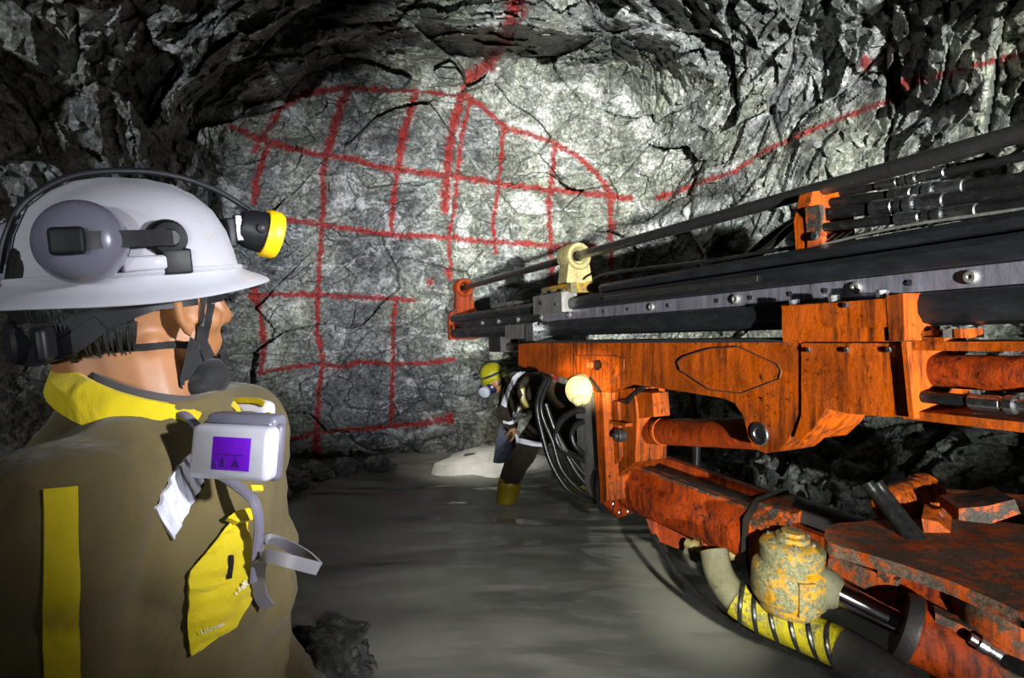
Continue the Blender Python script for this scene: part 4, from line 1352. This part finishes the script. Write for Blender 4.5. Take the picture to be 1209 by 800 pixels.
def lettering(name, txt, bvh, o, ux, uy, size, mat, parent, off=0.0085):
    """flat print: letters laid on a surface, o = pixel of the baseline start, ux/uy = pixel axes"""
    cu = bpy.data.curves.new('letters', 'FONT')
    cu.body = txt
    cu.size = 1.0
    ob = bpy.data.objects.new('letters', cu)
    COL.objects.link(ob)
    dg = bpy.context.evaluated_depsgraph_get()
    me = bpy.data.meshes.new_from_object(ob.evaluated_get(dg))
    bpy.data.objects.remove(ob)
    for vv in me.vertices:
        x, y = vv.co.x * size, vv.co.y * size
        vv.co, _ = hit(bvh, o[0] + ux[0] * x + uy[0] * y, o[1] + ux[1] * x + uy[1] * y, off)
    me.name = name
    return link(name, me, mat, parent)


lettering('lettering', 'Liderman', jb, (235, 744), (0.90, -0.42), (-0.1, -1.0), 7.2, M['print_white'], pk)
lettering('lettering', 'a Ropa', jb, (272, 704), (0.66, -0.75), (-0.45, -0.9), 7.0, M['print_white'], pk)

# trousers and boots (below the picture)
bm = bmesh.new()
ball(bm, (-0.435, 0.72, 0.92), (0.125, 0.17, 0.12), 3)
for s in (-1, 1):
    hip, kne, ank = Vector((-0.435, 0.72 + s * 0.085, 0.90)), Vector((-0.42, 0.72 + s * 0.10, 0.50)), Vector((-0.45, 0.72 + s * 0.11, 0.30))
    capsule(bm, hip, kne, 0.095, 0.072)
    capsule(bm, kne, ank, 0.072, 0.068)
link('trousers', fuse(bm, 'trousers', 0.012, 5), M['olive'], w1)
for s in (-1, 1):
    bm = bmesh.new()
    capsule(bm, (-0.45, 0.72 + s * 0.11, 0.34), (-0.45, 0.72 + s * 0.11, 0.14), 0.066, 0.055)
    capsule(bm, (-0.45, 0.72 + s * 0.11, 0.115), (-0.31, 0.72 + s * 0.12, 0.10), 0.054, 0.046)
    b_ = fuse(bm, 'boot', 0.01, 3)
    link('boot', b_, M['black_plastic'], w1)

# ---- white full-brim helmet with ear defenders and cap lamp
PT = math.radians(6)
kf = (hf * math.cos(PT) + hu * math.sin(PT)).normalized()
ku = (hu * math.cos(PT) - hf * math.sin(PT)).normalized()
kr = hr
KC = HC + hu * 0.008
def kp_(f, r, u):
    return KC + kf * f + kr * r + ku * u
KM = Matrix((kf, kr, ku)).transposed()
hat = tag(empty('hard_hat', KC), 'scuffed white full-brim safety helmet with grey ear defenders and yellow-rimmed lamp', 'helmet')
prof = [(0.128, 0.0), (0.1265, 0.22), (0.121, 0.45), (0.109, 0.65), (0.092, 0.82), (0.067, 0.93), (0.042, 0.985), (0.020, 1.02), (0.013, 1.07), (0.005, 1.17), (-0.001, 1.25), (-0.004, 1.262), (-0.005, 1.25), (0.000, 1.17), (0.008, 1.05), (0.018, 0.98), (0.042, 0.955), (0.08, 0.86), (0.104, 0.66), (0.117, 0.42), (0.123, 0.2), (0.1235, 0.0)]
bm = bmesh.new()
rings = []
NS = 72
for h, r in prof:
    ring = []
    for j in range(NS):
        a = 2 * PI * j / NS
        ca, sa = math.cos(a), math.sin(a)
        lf, lr = 0.116, 0.104
        if r > 1.05:
            lf *= 1.0 + (0.10 * max(ca, 0) ** 3 + 0.02 * max(-ca, 0) ** 3)
            lr *= 1.0 - 0.04
        hh = h - (0.008 * (abs(sa) ** 3) if r > 1.1 else 0) + (0.003 * ca if r > 1.15 else 0)
        hump = 0.0
        if 0.05 < h and r < 0.97:          # crest along the top
            rr = r * lr * sa
            hump = 0.007 * math.exp(-(rr / 0.020) ** 4) * min(1, (h - 0.05) / 0.05)
        ring.append(kp_(lf * r * ca, lr * r * sa, hh + hump))
    rings.append(ring)
ring_loft(bm, rings, caps=False)
shell = part('shell', bm, M['helmet_white'], hat)
part('rim_band', tube([kp_(0.120 * math.cos(a), 0.1075 * math.sin(a), 0.020) for a in [2 * PI * k / 48 for k in range(49)]], 0.0035, 6, raw=True), M['helmet_white'], shell)
# suspension harness under the shell
bm = bmesh.new()
rings = []
for k in range(41):
    a = 2 * PI * k / 40
    drop = -0.030 * max(0, -math.cos(a)) ** 1.2
    e = [(0.000 + drop, 0.0), (0.0 + drop, 0.003), (-0.022 + drop * 1.3, 0.003), (-0.022 + drop * 1.3, 0.0)]
    rings.append([kp_((0.103 + o_) * math.cos(a) - 0.008, (0.086 + o_) * math.sin(a), h) for h, o_ in e])
ring_loft(bm, rings, caps=False)
sus = part('harness_band', bm, M['black_plastic'], hat)
part('harness_knob', lathe(kp_(-0.108, 0.0, -0.045), -kf, [(0, 0.024), (0.014, 0.024), (0.018, 0.02), (0.018, 0.001)], 24), M['black_plastic'], sus)
part('harness_pad', rbox(kp_(-0.098, 0.045, -0.045), (kf * 0.9 + kr * 0.43).normalized(), (kr * 0.9 - kf * 0.43).normalized(), ku, 0.012, 0.075, 0.035, 0.005), M['black_plastic'], sus)
part('harness_arm', ribbon([kp_(-0.06, 0.078, -0.03), kp_(-0.085, 0.060, -0.05), kp_(-0.108, 0.03, -0.06), kp_(-0.115, 0, -0.06)], 0.02, 0.004, ku), M['black_plastic'], sus)
# ear defenders folded up against the back of the helmet
for s in (1, -1):
    pv = kp_(0.004, s * 0.105, 0.056)
    pvp = part('muff_pivot', lathe(pv - kr * s * 0.012, kr * s, [(0, 0.021), (0.012, 0.021), (0.018, 0.017), (0.02, 0.010), (0.024, 0.008), (0.024, 0.001)], 24), M['black_plastic'], hat)
    part('pivot_mount', rbox(kp_(0.010, s * 0.106, 0.030), kf, kr, ku, 0.03, 0.012, 0.028, 0.003), M['black_plastic'], pvp)
    part('slot_cover', rbox(kp_(-0.022, s * 0.107, 0.030), kf, kr, ku, 0.045, 0.010, 0.016, 0.003), M['helmet_white'], pvp)
    cc = kp_(-0.078, s * 0.112, 0.054)
    ax = (kr * s * 0.93 - kf * 0.36).normalized()
    armp = [pv + kr * s * 0.010, pv + kr * s * 0.016 - kf * 0.015, (pv + kr * s * 0.020).lerp(cc + ax * 0.037, 0.55), cc + ax * 0.036 + kf * 0.014, cc + ax * 0.035 - kf * 0.012]
    am = part('muff_arm', ribbon(armp, 0.017, 0.005, ku), M['black_plastic'], hat)
    part('arm_slider', rbox(cc + ax * 0.037 - kf * 0.006, (kf * 0.93 + kr * s * 0.3).normalized(), ax, ku, 0.028, 0.010, 0.026, 0.004), M['black_plastic'], am)
    # cup: domed oval shell
    bm = bmesh.new()
    e1v = (kf * 0.93 + kr * s * 0.36).normalized()
    e2v = ax.cross(e1v).normalized()
    rings = []
    for h, r in [(-0.022, 0.80), (-0.02, 0.95), (-0.010, 1.0), (0.002, 0.99), (0.014, 0.93), (0.023, 0.80), (0.028, 0.62), (0.031, 0.4), (0.032, 0.02)]:
        rings.append([cc + ax * h + e1v * (0.040 * r * math.cos(2 * PI * j / 40)) + e2v * (0.042 * r * math.sin(2 * PI * j / 40)) for j in range(40)])
    ring_loft(bm, rings)
    cup = part('muff_cup', bm, M['cup_grey'], hat, label='glossy grey ear defender cup')
    part('muff_cushion', torus(cc - ax * 0.024, ax, 0.030, 0.010), M['black_plastic'], cup)
# cap lamp, bracket and cable
LC = kp_(0.150, 0.004, 0.070)
ld = (kf * 0.93 - ku * 0.30 + kr * 0.22).normalized()
lamp = part('lamp_body', lathe(LC - ld * 0.020, ld, [(0, 0.012), (0.004, 0.022), (0.016, 0.027), (0.034, 0.029), (0.040, 0.029)], 28), M['black_plastic'], hat)
part('lamp_bezel', lathe(LC + ld * 0.016, ld, [(0, 0.029), (0.0, 0.0325), (0.004, 0.034), (0.016, 0.034), (0.021, 0.031), (0.021, 0.027), (0.015, 0.026)], 32), M['lamp_yellow'], lamp, label='yellow lamp rim')
part('lamp_glass', lathe(LC + ld * 0.018, ld, [(0, 0.027), (0.012, 0.027), (0.015, 0.02), (0.016, 0.001)], 28), M['glass'], lamp)
part('lamp_button', lathe(LC + kr * 0.026, kr, [(0, 0.007), (0.005, 0.007), (0.007, 0.003), (0.007, 0.001)], 16), M['black_plastic'], lamp)
part('lamp_clip', rbox(kp_(0.128, 0.012, 0.072), ku, kr, kf, 0.036, 0.010, 0.010, 0.002), M['steel'], lamp)
part('lamp_bracket', rbox(kp_(0.118, 0.0, 0.066), ku, kr, kf, 0.040, 0.030, 0.012, 0.003), M['black_plastic'], lamp)
part('lamp_cable', tube([LC + ku * 0.026, kp_(0.135, 0.008, 0.105), kp_(0.105, 0.010, 0.122), kp_(0.06, 0.012, 0.137), kp_(0.01, 0.012, 0.142), kp_(-0.05, 0.010, 0.134), kp_(-0.095, 0.008, 0.106), kp_(-0.115, 0.006, 0.07), kp_(-0.125, 0.0, 0.03)], 0.0038, 10), M['black_plastic'], hat)
# chin strap and nape strap on the skin
cs_ = patch('chin_strap', body_bvh, [[(239, 342), (236, 372), (230, 400), (238, 420), (246, 448)], [(255, 340), (250, 375), (243, 402), (252, 420), (258, 448)]], M['strap'], hat, 20, 4, 0.003, 0.003)
patch('nape_strap', body_bvh, [[(96, 411), (140, 408), (190, 404), (234, 402)], [(96, 419), (140, 416), (190, 411), (238, 411)]], M['strap'], cs_, 20, 3, 0.003, 0.003)
bm = bmesh.new()
ball(bm, P(247, 446, 0.75), (0.024, 0.03, 0.026), 3)
ball(bm, P(238, 455, 0.735), (0.02, 0.03, 0.016), 3)
link('chin_cup', fuse(bm, 'chin_cup', 0.004, 3), M['strap'], cs_)
part('strap_tail', ribbon([P(244, 456, 0.735), P(240, 475, 0.72), P(243, 492, 0.70), P(250, 505, 0.69)], 0.018, 0.003, Vector((1, 0, 0.2))), M['strap'], cs_)

# ---- respirator hanging on the chest
RC = P(283, 522, 0.69)
rsp = tag(empty('respirator', RC), 'half-mask respirator with purple-labelled white filters hanging below the chin', 'respirator')
bm = bmesh.new()
ball(bm, P(272, 527, 0.70), (0.036, 0.050, 0.036), 3)
ball(bm, P(285, 508, 0.70), (0.026, 0.045, 0.022), 3)
ball(bm, P(272, 545, 0.69), (0.024, 0.030, 0.026), 3)
fm = link('face_piece', fuse(bm, 'face_piece', 0.004, 4), M['mask_grey'], rsp)
cn = Vector((-0.10, -0.985, 0.10)).normalized()
cx = Vector((0.99, -0.10, -0.03)).normalized()
cu_ = cx.cross(cn).normalized()
if cu_.z < 0: cu_ = -cu_
q = P(278, 533, 0.615)
ca_ = part('filter_case', rbox(q, cx, cn, cu_, 0.086, 0.026, 0.055, 0.007), M['white_plastic'], rsp, label='white filter case with purple label')
part('case_gasket', rbox(q - cn * 0.013, cx, cn, cu_, 0.090, 0.016, 0.059, 0.006), M['mask_grey'], ca_)
part('case_cover', rbox(q - cn * 0.018 + cu_ * 0.028, cx, cn, cu_, 0.078, 0.032, 0.020, 0.007), M['cup_grey'], ca_)
lb = part('filter_label', rbox(q + cn * 0.0132 + cx * 0.003, cx, cn, cu_, 0.041, 0.0008, 0.033, 0.0003), M['purple'], ca_)
ly = q + cn * 0.0138 + cx * 0.003
part('label_triangle', prism([ly + cx * 0.001 - cu_ * 0.013, ly + cx * 0.011 - cu_ * 0.013, ly + cx * 0.006 - cu_ * 0.004], cn * 0.0004), M['purple_dark'], lb, smooth=False)
part('label_block', rbox(ly - cx * 0.0165 - cu_ * 0.0115, cx, cn, cu_, 0.005, 0.0006, 0.006, 0.0001), M['purple_dark'], lb)
part('label_block', rbox(ly - cx * 0.0075 - cu_ * 0.009, cx, cn, cu_, 0.005, 0.0006, 0.009, 0.0001), M['purple_dark'], lb)
part('label_rule', rbox(ly + cu_ * -0.001, cx, cn, cu_, 0.028, 0.0006, 0.0008, 0.0001), M['purple_dark'], lb)
q2 = P(288, 494, 0.80)
c2 = part('filter_case', rbox(q2, cx, cn, cu_, 0.082, 0.028, 0.052, 0.012), M['white_plastic'], rsp)
part('case_rim', ribbon([q2 - cx * 0.041 + cu_ * 0.018 + cn * 0.012, q2 - cx * 0.02 + cu_ * 0.024 + cn * 0.013, q2 + cx * 0.02 + cu_ * 0.0262 + cn * 0.013, q2 + cx * 0.034 + cu_ * 0.022 + cn * 0.013], 0.007, 0.002, cu_), M['yellow_cloth'], c2)
part('case_rim', ribbon([q2 + cx * 0.040 + cu_ * 0.012 + cn * 0.01, q2 + cx * 0.0418 + cu_ * 0.0 + cn * 0.01, q2 + cx * 0.041 - cu_ * 0.015 + cn * 0.01], 0.006, 0.002, cn), M['yellow_cloth'], c2)
part('exhale_valve', lathe(P(300, 520, 0.70), Vector((0.9, -0.3, -0.2)), [(0, 0.022), (0.014, 0.022), (0.02, 0.016), (0.02, 0.001)], 24), M['mask_grey'], rsp)
part('neck_strap', tube([P(214, 488, 0.66), P(222, 492, 0.655), P(235, 505, 0.65), P(250, 515, 0.66)], 0.006, 8, flat=0.5), M['mask_grey'], rsp)
part('neck_strap', tube([P(262, 562, 0.66), P(282, 575, 0.655), P(300, 592, 0.65), P(306, 618, 0.65), P(303, 650, 0.65), P(300, 685, 0.65)], 0.0075, 8, flat=0.5), M['mask_grey'], rsp)
sw = 0.0135
part('head_strap', ribbon([P(317, 716, 0.66), P(308, 703, 0.655), P(305, 680, 0.65), P(309, 660, 0.645), P(319, 656, 0.643), P(345, 663, 0.645), P(376, 671, 0.655)], sw, 0.0028,
                           [Vector((1, 0.3, 0)), Vector((1, 0.2, 0)), Vector((1, 0, 0.2)), Vector((0.7, 0.2, 0.7)), Vector((0.1, 0.2, 1)), Vector((0, 0.25, 1)), Vector((0.2, 0.3, 1))]), M['clear_grey'], rsp, label='translucent grey head strap')
part('head_strap', ribbon([P(377, 670, 0.657), P(362, 656, 0.668), P(340, 644, 0.675), P(320, 636, 0.675), P(308, 640, 0.67), P(304, 650, 0.665)], sw * 0.85, 0.0028, [Vector((0.2, 0.3, 1)), Vector((0, 0.3, 1)), Vector((0, 0.3, 1)), Vector((0.2, 0.3, 1)), Vector((0.8, 0.2, 0.4)), Vector((1, 0, 0.2))]), M['clear_grey'], rsp)

# ------------------------------------------------------------------ worker bent over at the face
DB = 4.75
def W(px, py, dy=0.0):
    return P(px, py, DB + dy)
w2 = tag(empty('person', (W(640, 560).x, DB, -0.30)), 'worker in brown coverall bending over at the water edge below the feed beam', 'person')
head2, neck2 = W(584, 449), W(596, 455)
shN, shF = W(606, 462, -0.16), W(604, 460, 0.18)
chest, belly, pelv = W(613, 462, 0.0), W(636, 466, 0.0), W(660, 480, 0.02)
elN, haN = W(597, 489, -0.22), W(605, 501, -0.26)
elF, haF = W(596, 488, 0.22), W(603, 505, 0.20)
hiN, knN, anN = W(654, 486, -0.10), W(627, 522, -0.18), W(600, 566, -0.12)
hiF, knF, anF = W(668, 484, 0.13), W(676, 528, 0.10), W(686, 566, 0.16)
bm = bmesh.new()
f2 = (head2 - neck2).normalized()
u2_ = Vector((0.45, 0, 0.9))
u2_ = (u2_ - f2 * u2_.dot(f2)).normalized()
r2 = f2.cross(u2_)
H2 = Matrix((f2, r2, u2_)).transposed()
look = (Vector((-0.75, 0.1, -0.65))).normalized()
ball(bm, head2, (0.10, 0.08, 0.105), 3)
ball(bm, head2 + look * 0.05, 0.06, 2)
ball(bm, head2 + look * 0.112, (0.014, 0.012, 0.018), 2)
for s in (-1, 1):
    ball(bm, head2 + Vector((0.015, s * 0.082, -0.01)), (0.018, 0.012, 0.03), 2)
capsule(bm, head2, W(604, 459), 0.055, 0.06)
capsule(bm, chest, pelv, 0.11, 0.115)
for a, b, c in ((shN, elN, haN), (shF, elF, haF)):
    capsule(bm, chest, a, 0.08, 0.05)
    capsule(bm, a, b, 0.045, 0.038)
    capsule(bm, b, c, 0.036, 0.028)
    ball(bm, c + Vector((0.01, 0, -0.035)), (0.026, 0.04, 0.045), 2)
    for k, ln in enumerate((0.060, 0.070, 0.066, 0.050)):
        p0 = c + Vector((0.012, (k - 1.5) * 0.021, -0.062))
        p1 = p0 + Vector((-0.006, 0, -ln * 0.5))
        capsule(bm, p0, p1, 0.0095, 0.009)
        capsule(bm, p1, p1 + Vector((-0.022, 0, -ln * 0.4)), 0.009, 0.0078)
    p0 = c + Vector((-0.012, -0.034 if a is shN else 0.034, -0.03))
    capsule(bm, p0, p0 + Vector((-0.03, 0, -0.045)), 0.011, 0.009)
for a, b, c in ((hiN, knN, anN), (hiF, knF, anF)):
    capsule(bm, a, b, 0.075, 0.055)
    capsule(bm, b, c, 0.052, 0.04)
    capsule(bm, c, c + Vector((-0.02, 0, -0.22)), 0.04, 0.04)
    capsule(bm, c + Vector((-0.02, 0, -0.24)), c + Vector((-0.15, 0, -0.25)), 0.04, 0.03)
link('body', fuse(bm, 'body', 0.008, 3), M['skin'], w2)
bm = bmesh.new()
capsule(bm, chest, belly, 0.165, 0.165)
capsule(bm, belly, pelv, 0.165, 0.185)
ball(bm, pelv + Vector((0.04, 0, -0.02)), (0.17, 0.19, 0.16), 3)
for a, b, c in ((shN, elN, haN), (shF, elF, haF)):
    capsule(bm, chest, a, 0.13, 0.085)
    capsule(bm, a, b, 0.085, 0.070)
    capsule(bm, b, b.lerp(c, 0.85), 0.068, 0.056)
for a, b, c in ((hiN, knN, anN), (hiF, knF, anF)):
    capsule(bm, a, b, 0.13, 0.100)
    capsule(bm, b, b.lerp(c, 0.95), 0.100, 0.085)
capsule(bm, W(599, 457), W(606, 460), 0.075, 0.1)
cov_me = fuse(bm, 'coverall', 0.011, 4, lambda co: 0.012 * fbm(co * np.array([9, 9, 14]), 55, 3))
cov = link('coverall', cov_me, M['brown_cloth'], w2)
cb2 = bvh_of(cov_me)
patch('reflective_band', cb2, [[(617, 435), (606, 445), (598, 461), (592, 478)], [(622, 438), (611, 447), (602, 463), (598, 481)]], M['reflective'], cov, 18, 4, 0.006, 0.006)
patch('reflective_band', cb2, [[(611, 517), (622, 519), (640, 522)], [(609, 522), (622, 525), (640, 527)]], M['reflective'], cov, 12, 3, 0.008, 0.006)
patch('reflective_band', cb2, [[(594, 496), (601, 498), (609, 495)], [(595, 499), (602, 501), (610, 498)]], M['reflective'], cov, 8, 2, 0.006, 0.006)
patch('reflective_band', cb2, [[(617, 437), (630, 437), (640, 439)], [(617, 439), (630, 440), (640, 441)]], M['reflective'], cov, 8, 2, 0.006, 0.006)
part('pouch', rbox(W(616, 470, -0.19), Vector((0.95, 0, 0.2)), (0, 1, 0), Vector((-0.2, 0, 0.95)), 0.085, 0.06, 0.17, 0.012), M['yellow_boot'], w2, label='dirty yellow belt pouch')
part('belt', tube([W(627, 447, 0.02), W(622, 455, -0.15), W(620, 470, -0.19), W(624, 484, -0.12)], 0.018, 8, flat=0.5), M['strap'], w2)
for c in (anN, anF):
    bm = bmesh.new()
    capsule(bm, c + Vector((0.01, 0, -0.03)), c + Vector((-0.02, 0, -0.20)), 0.094, 0.07)
    capsule(bm, c + Vector((-0.02, 0, -0.235)), c + Vector((-0.16, 0, -0.245)), 0.062, 0.052)
    bo2 = link('boot', fuse(bm, 'boot', 0.012, 2), M['yellow_boot'], w2)
    bo2['label'] = 'yellow rubber boot'
# its helmet and mask
ku2 = Vector((-0.38, 0.0, 0.92)).normalized()
kf2 = Vector((-0.92, 0.0, -0.38)).normalized()
kr2 = kf2.cross(ku2)
K2 = head2 + ku2 * 0.015
hat2 = tag(empty('hard_hat', K2), 'dirty yellow safety helmet with dark band on the bending worker', 'helmet')
bm = bmesh.new()
rings = []
for h, r in [(0.135, 0.0), (0.132, 0.3), (0.118, 0.62), (0.092, 0.85), (0.05, 0.98), (0.008, 1.02), (0.0, 1.08), (-0.006, 1.16), (-0.010, 1.16), (-0.004, 1.06), (0.01, 0.98), (0.05, 0.94), (0.088, 0.8), (0.11, 0.58), (0.122, 0.3), (0.125, 0.0)]:
    rings.append([K2 + ku2 * h + kf2 * (0.100 * r * math.cos(2 * PI * j / 32)) + kr2 * (0.095 * r * math.sin(2 * PI * j / 32)) for j in range(32)])
ring_loft(bm, rings, caps=False)
part('shell', bm, M['yellow_helmet'], hat2)
part('lamp_band', tube([K2 + ku2 * 0.04 + kf2 * (0.102 * math.cos(a)) + kr2 * (0.097 * math.sin(a)) for a in [2 * PI * k / 24 for k in range(25)]], 0.009, 6, raw=True), M['strap'], hat2)
part('lamp_cable', tube([K2 + kf2 * 0.1 + ku2 * 0.08, K2 + ku2 * 0.142 + kf2 * 0.03, K2 + ku2 * 0.125 - kf2 * 0.06, K2 - kf2 * 0.12 + ku2 * 0.04], 0.007, 6), M['black_plastic'], hat2)
lm2 = part('cap_or_fill_lamp', lathe(K2 + kf2 * 0.108 + ku2 * 0.07, kf2, [(0, 0.022), (0.03, 0.028), (0.034, 0.024), (0.034, 0.001)], 16), M['black_plastic'], hat2)
spot('cap_or_fill_lamp', K2 + kf2 * 0.17 + ku2 * 0.06, P(562, 522, 5.6), 45, 80, 1.0, 0.02, (1.0, 0.97, 0.88))
m2 = tag(empty('respirator', head2 + look * 0.11), 'dark blue half mask with pale filter on the bending worker', 'respirator')
bm = bmesh.new()
ball(bm, head2 + look * 0.07 + Vector((0.03, -0.03, 0.0)), (0.06, 0.06, 0.06), 3)
ball(bm, head2 + look * 0.10, (0.05, 0.055, 0.05), 3)
link('face_piece', fuse(bm, 'face_piece', 0.008, 3), M['blue_rubber'], m2)
part('filter', lathe(head2 + look * 0.09 + Vector((0.0, -0.05, -0.01)), Vector((-0.3, -0.9, -0.35)), [(0, 0.04), (0.03, 0.046), (0.045, 0.044), (0.052, 0.03), (0.052, 0.001)], 24), M['pale_blue'], m2)
part('filter', lathe(head2 + look * 0.09 + Vector((0.0, 0.05, -0.01)), Vector((-0.3, 0.9, -0.35)), [(0, 0.04), (0.03, 0.046), (0.045, 0.044), (0.052, 0.03), (0.052, 0.001)], 24), M['pale_blue'], m2)
part('mask_strap', tube([head2 + Vector((0.03, -0.075, -0.03)), head2 + Vector((0.07, -0.06, 0.02)), head2 + Vector((0.09, -0.03, 0.05))], 0.009, 6), M['blue_rubber'], m2)

# ------------------------------------------------------------------ muck bank, silt bar and loose rocks
M['rock_loose'] = mat_rock('loose_rock', paint=False)
M['rubble'] = mat_rock('grey_rubble', tint=(0.48, 0.48, 0.5), paint=False)
M['rock_dark'] = mat_rock('dark_wet_rock', tint=(0.5, 0.5, 0.5), paint=False)
t = NT('pale_silt')
v = t.coord()
sn = t.noise(v, 5, 6, 0.6, 0.5)
t.set(color=t.ramp(sn, [(0.3, (0.45, 0.44, 0.40)), (0.7, (0.75, 0.74, 0.70))]), rough=0.45, normal=t.bump(t.noise(v, 9, 5, 0.6), 0.4, 0.03))
M['silt'] = t.m


def rock_mesh(name, r, seed, sub=4, craggy=0.35):
    bm = bmesh.new()
    bmesh.ops.create_icosphere(bm, subdivisions=sub, radius=1.0)
    me = to_mesh(bm, name)
    co = np.zeros(len(me.vertices) * 3, np.float32)
    me.vertices.foreach_get('co', co)
    co = co.reshape(-1, 3)
    a, e = facets(co * 1.1 + seed * 3.7, seed, 1.2, 0.8)
    b, e = facets(co * 2.7 + seed * 1.3, seed + 1, 1.0, 0.6)
    k = 1 + craggy * a + craggy * 0.35 * b + 0.1 * fbm(co * 1.5 + seed, seed, 3)
    co = co * k[:, None] * np.array(r)
    me.vertices.foreach_set('co', co.astype(np.float32).ravel())
    me.update()
    return me


def rock(name, c, r, seed, mat, label, rot=0.0, sub=4, group=None, cat='rock', craggy=0.35):
    me = rock_mesh(name, r, seed, sub, craggy)
    o = link(name, me, mat)
    o.location = c
    o.rotation_euler = (0, 0, rot)
    tag(o, label, cat, group)
    return o


def mound(name, cx_, cy_, rx, ry, h, seed, mat, rough, nx=90, power=1.4, base=-0.45, keep=None):
    """low heap: smooth dome with relief, closed below"""
    xs = np.linspace(-1, 1, nx)
    X, Y = np.meshgrid(xs, xs)
    th_ = np.arctan2(Y, X)
    r_ = np.sqrt(X * X + Y * Y) * (1 + 0.16 * np.sin(3 * th_ + seed) + 0.10 * np.sin(5 * th_ + 2 * seed) + 0.06 * np.sin(9 * th_))
    z = h * (1 - np.clip(r_, 0, 1.4) ** power)
    pts_ = np.stack([cx_ + X.ravel() * rx, cy_ + Y.ravel() * ry, z.ravel()], -1)
    a, e = facets(pts_ * 6.0, seed, 1.0, 0.8)
    b, e = facets(pts_ * 15.0, seed + 2, 1.0, 0.7)
    pts_[:, 2] += rough * (a + 0.45 * b + 0.5 * fbm(pts_ * 3, seed, 3))
    pts_[:, 2] = np.maximum(pts_[:, 2], base)
    bm = bmesh.new()
    vs = [bm.verts.new(p) for p in pts_]
    for i in range(nx - 1):
        for j in range(nx - 1):
            k = i * nx + j
            if z.ravel()[k] < -0.30 or (keep and not keep(pts_[k])): continue
            bm.faces.new((vs[k], vs[k + 1], vs[k + nx + 1], vs[k + nx]))
    bmesh.ops.delete(bm, geom=[q for q in bm.verts if not q.link_faces], context='VERTS')
    return link(name, to_mesh(bm, name), mat)


# bank under the worker in the white helmet
bank = mound('muck_bank', -1.25, 0.95, 1.15, 1.55, 0.03, 12, M['rock_dark'], 0.04, 120, 5.0)
tag(bank, 'dark bank of broken rock under the worker in the white helmet', 'rock bank')
rock('boulder', (-0.80, 2.52, -0.04), (0.25, 0.20, 0.23), 21, M['rock_dark'], 'dark wet boulder at the water edge beside the worker in the white helmet', 0.3, 5)
rock('boulder', (-1.35, 2.7, -0.06), (0.26, 0.22, 0.16), 24, M['rock_dark'], 'low dark boulder half sunk in the water beside the bank', 1.0, 4)
# silt bar at the foot of the face
silt = mound('silt_bar', -0.18, 5.72, 0.55, 0.48, 0.13, 31, M['silt'], 0.004, 70, 2.0, keep=lambda p: p[1] < 6.15)
tag(silt, 'pale silt bar washed up at the foot of the tunnel face', 'silt')
rock('stone', (-0.38, 5.60, 0.08), (0.075, 0.05, 0.045), 5, M['rock_dark'], 'small dark stone lying on the pale silt bar', 0.2, 3)
# toe of broken rock at the foot of the left end of the face
k = 0
rr = random.Random(11)
for px, py, y, s in [(335, 575, 5.05, 0.20), (372, 560, 5.25, 0.17), (318, 590, 4.75, 0.17), (410, 552, 5.42, 0.14), (450, 545, 5.5, 0.13), (352, 585, 4.95, 0.12), (300, 600, 4.55, 0.2)]:
    c = P(px, py, y)
    c.z = 0.02
    s *= 0.78
    rock('toe_rock', c, (s * 1.3, s, s * 0.8), 40 + k, M['rock_loose'], 'broken rock lying along the foot of the marked face', rr.random() * 6, 4, 'rocks along the foot of the face')
    k += 1
# rubble between the boom and the right wall
heap = mound('rubble_heap', 2.05, 4.15, 1.0, 1.15, 0.50, 77, M['rubble'], 0.08, 110, 1.1, keep=lambda p: (p[0] - 1.45) * 0.891 + (p[1] - 6.2) * 0.453 < 0.15 and p[0] < 3.0)
tag(heap, 'sloping heap of fine grey rubble against the right wall behind the boom', 'rubble', kind='stuff')
heap_bvh = bvh_of(heap.data)
RUB = [rock_mesh('rubble_stone', (1, 0.85, 0.75), 60 + q, 3, 0.4) for q in range(5)]
for q in RUB:
    q.materials.append(M['rubble'])
done = []
for k in range(900):
    a, r_ = rr.random() * 2 * PI, math.sqrt(rr.random())
    x, y = 2.05 + 0.85 * r_ * math.cos(a), 4.15 + 1.0 * r_ * math.sin(a)
    sz_ = 0.05 + 0.11 * rr.random() ** 1.5
    loc, nrm, i_, d_ = heap_bvh.ray_cast(Vector((x, y, 3)), Vector((0, 0, -1)))
    if loc is None or loc.z < -0.02 or (x - 1.45) * 0.891 + (y - 6.2) * 0.453 > -0.30: continue
    if any((loc - p).length < (sz_ + q_) * 0.98 for p, q_ in done): continue
    done.append((loc, sz_))
    o = bpy.data.objects.new('rubble_stone', RUB[k % 5])
    COL.objects.link(o)
    o.location = loc + Vector((0, 0, sz_ * 0.35))
    o.scale = (sz_, sz_, sz_)
    o.rotation_euler = (rr.random() * 6, rr.random() * 6, rr.random() * 6)
    tag(o, 'grey broken stone on the rubble heap between boom and right wall', 'rock', 'rubble heap stones')
# sheet hanging below the bent worker's hand
sh = prism([P(x, y, 5.05) for x, y in [(592, 502), (603, 504), (606, 514), (602, 545), (590, 547), (582, 546), (586, 518)]], (0.03, 0.03, 0))
so = part('plastic_sheet', sh, M['blue_sheet'], None, bevel=0.008)
tag(so, 'blue grey sheet standing on the silt below the bending worker hand', 'sheet')
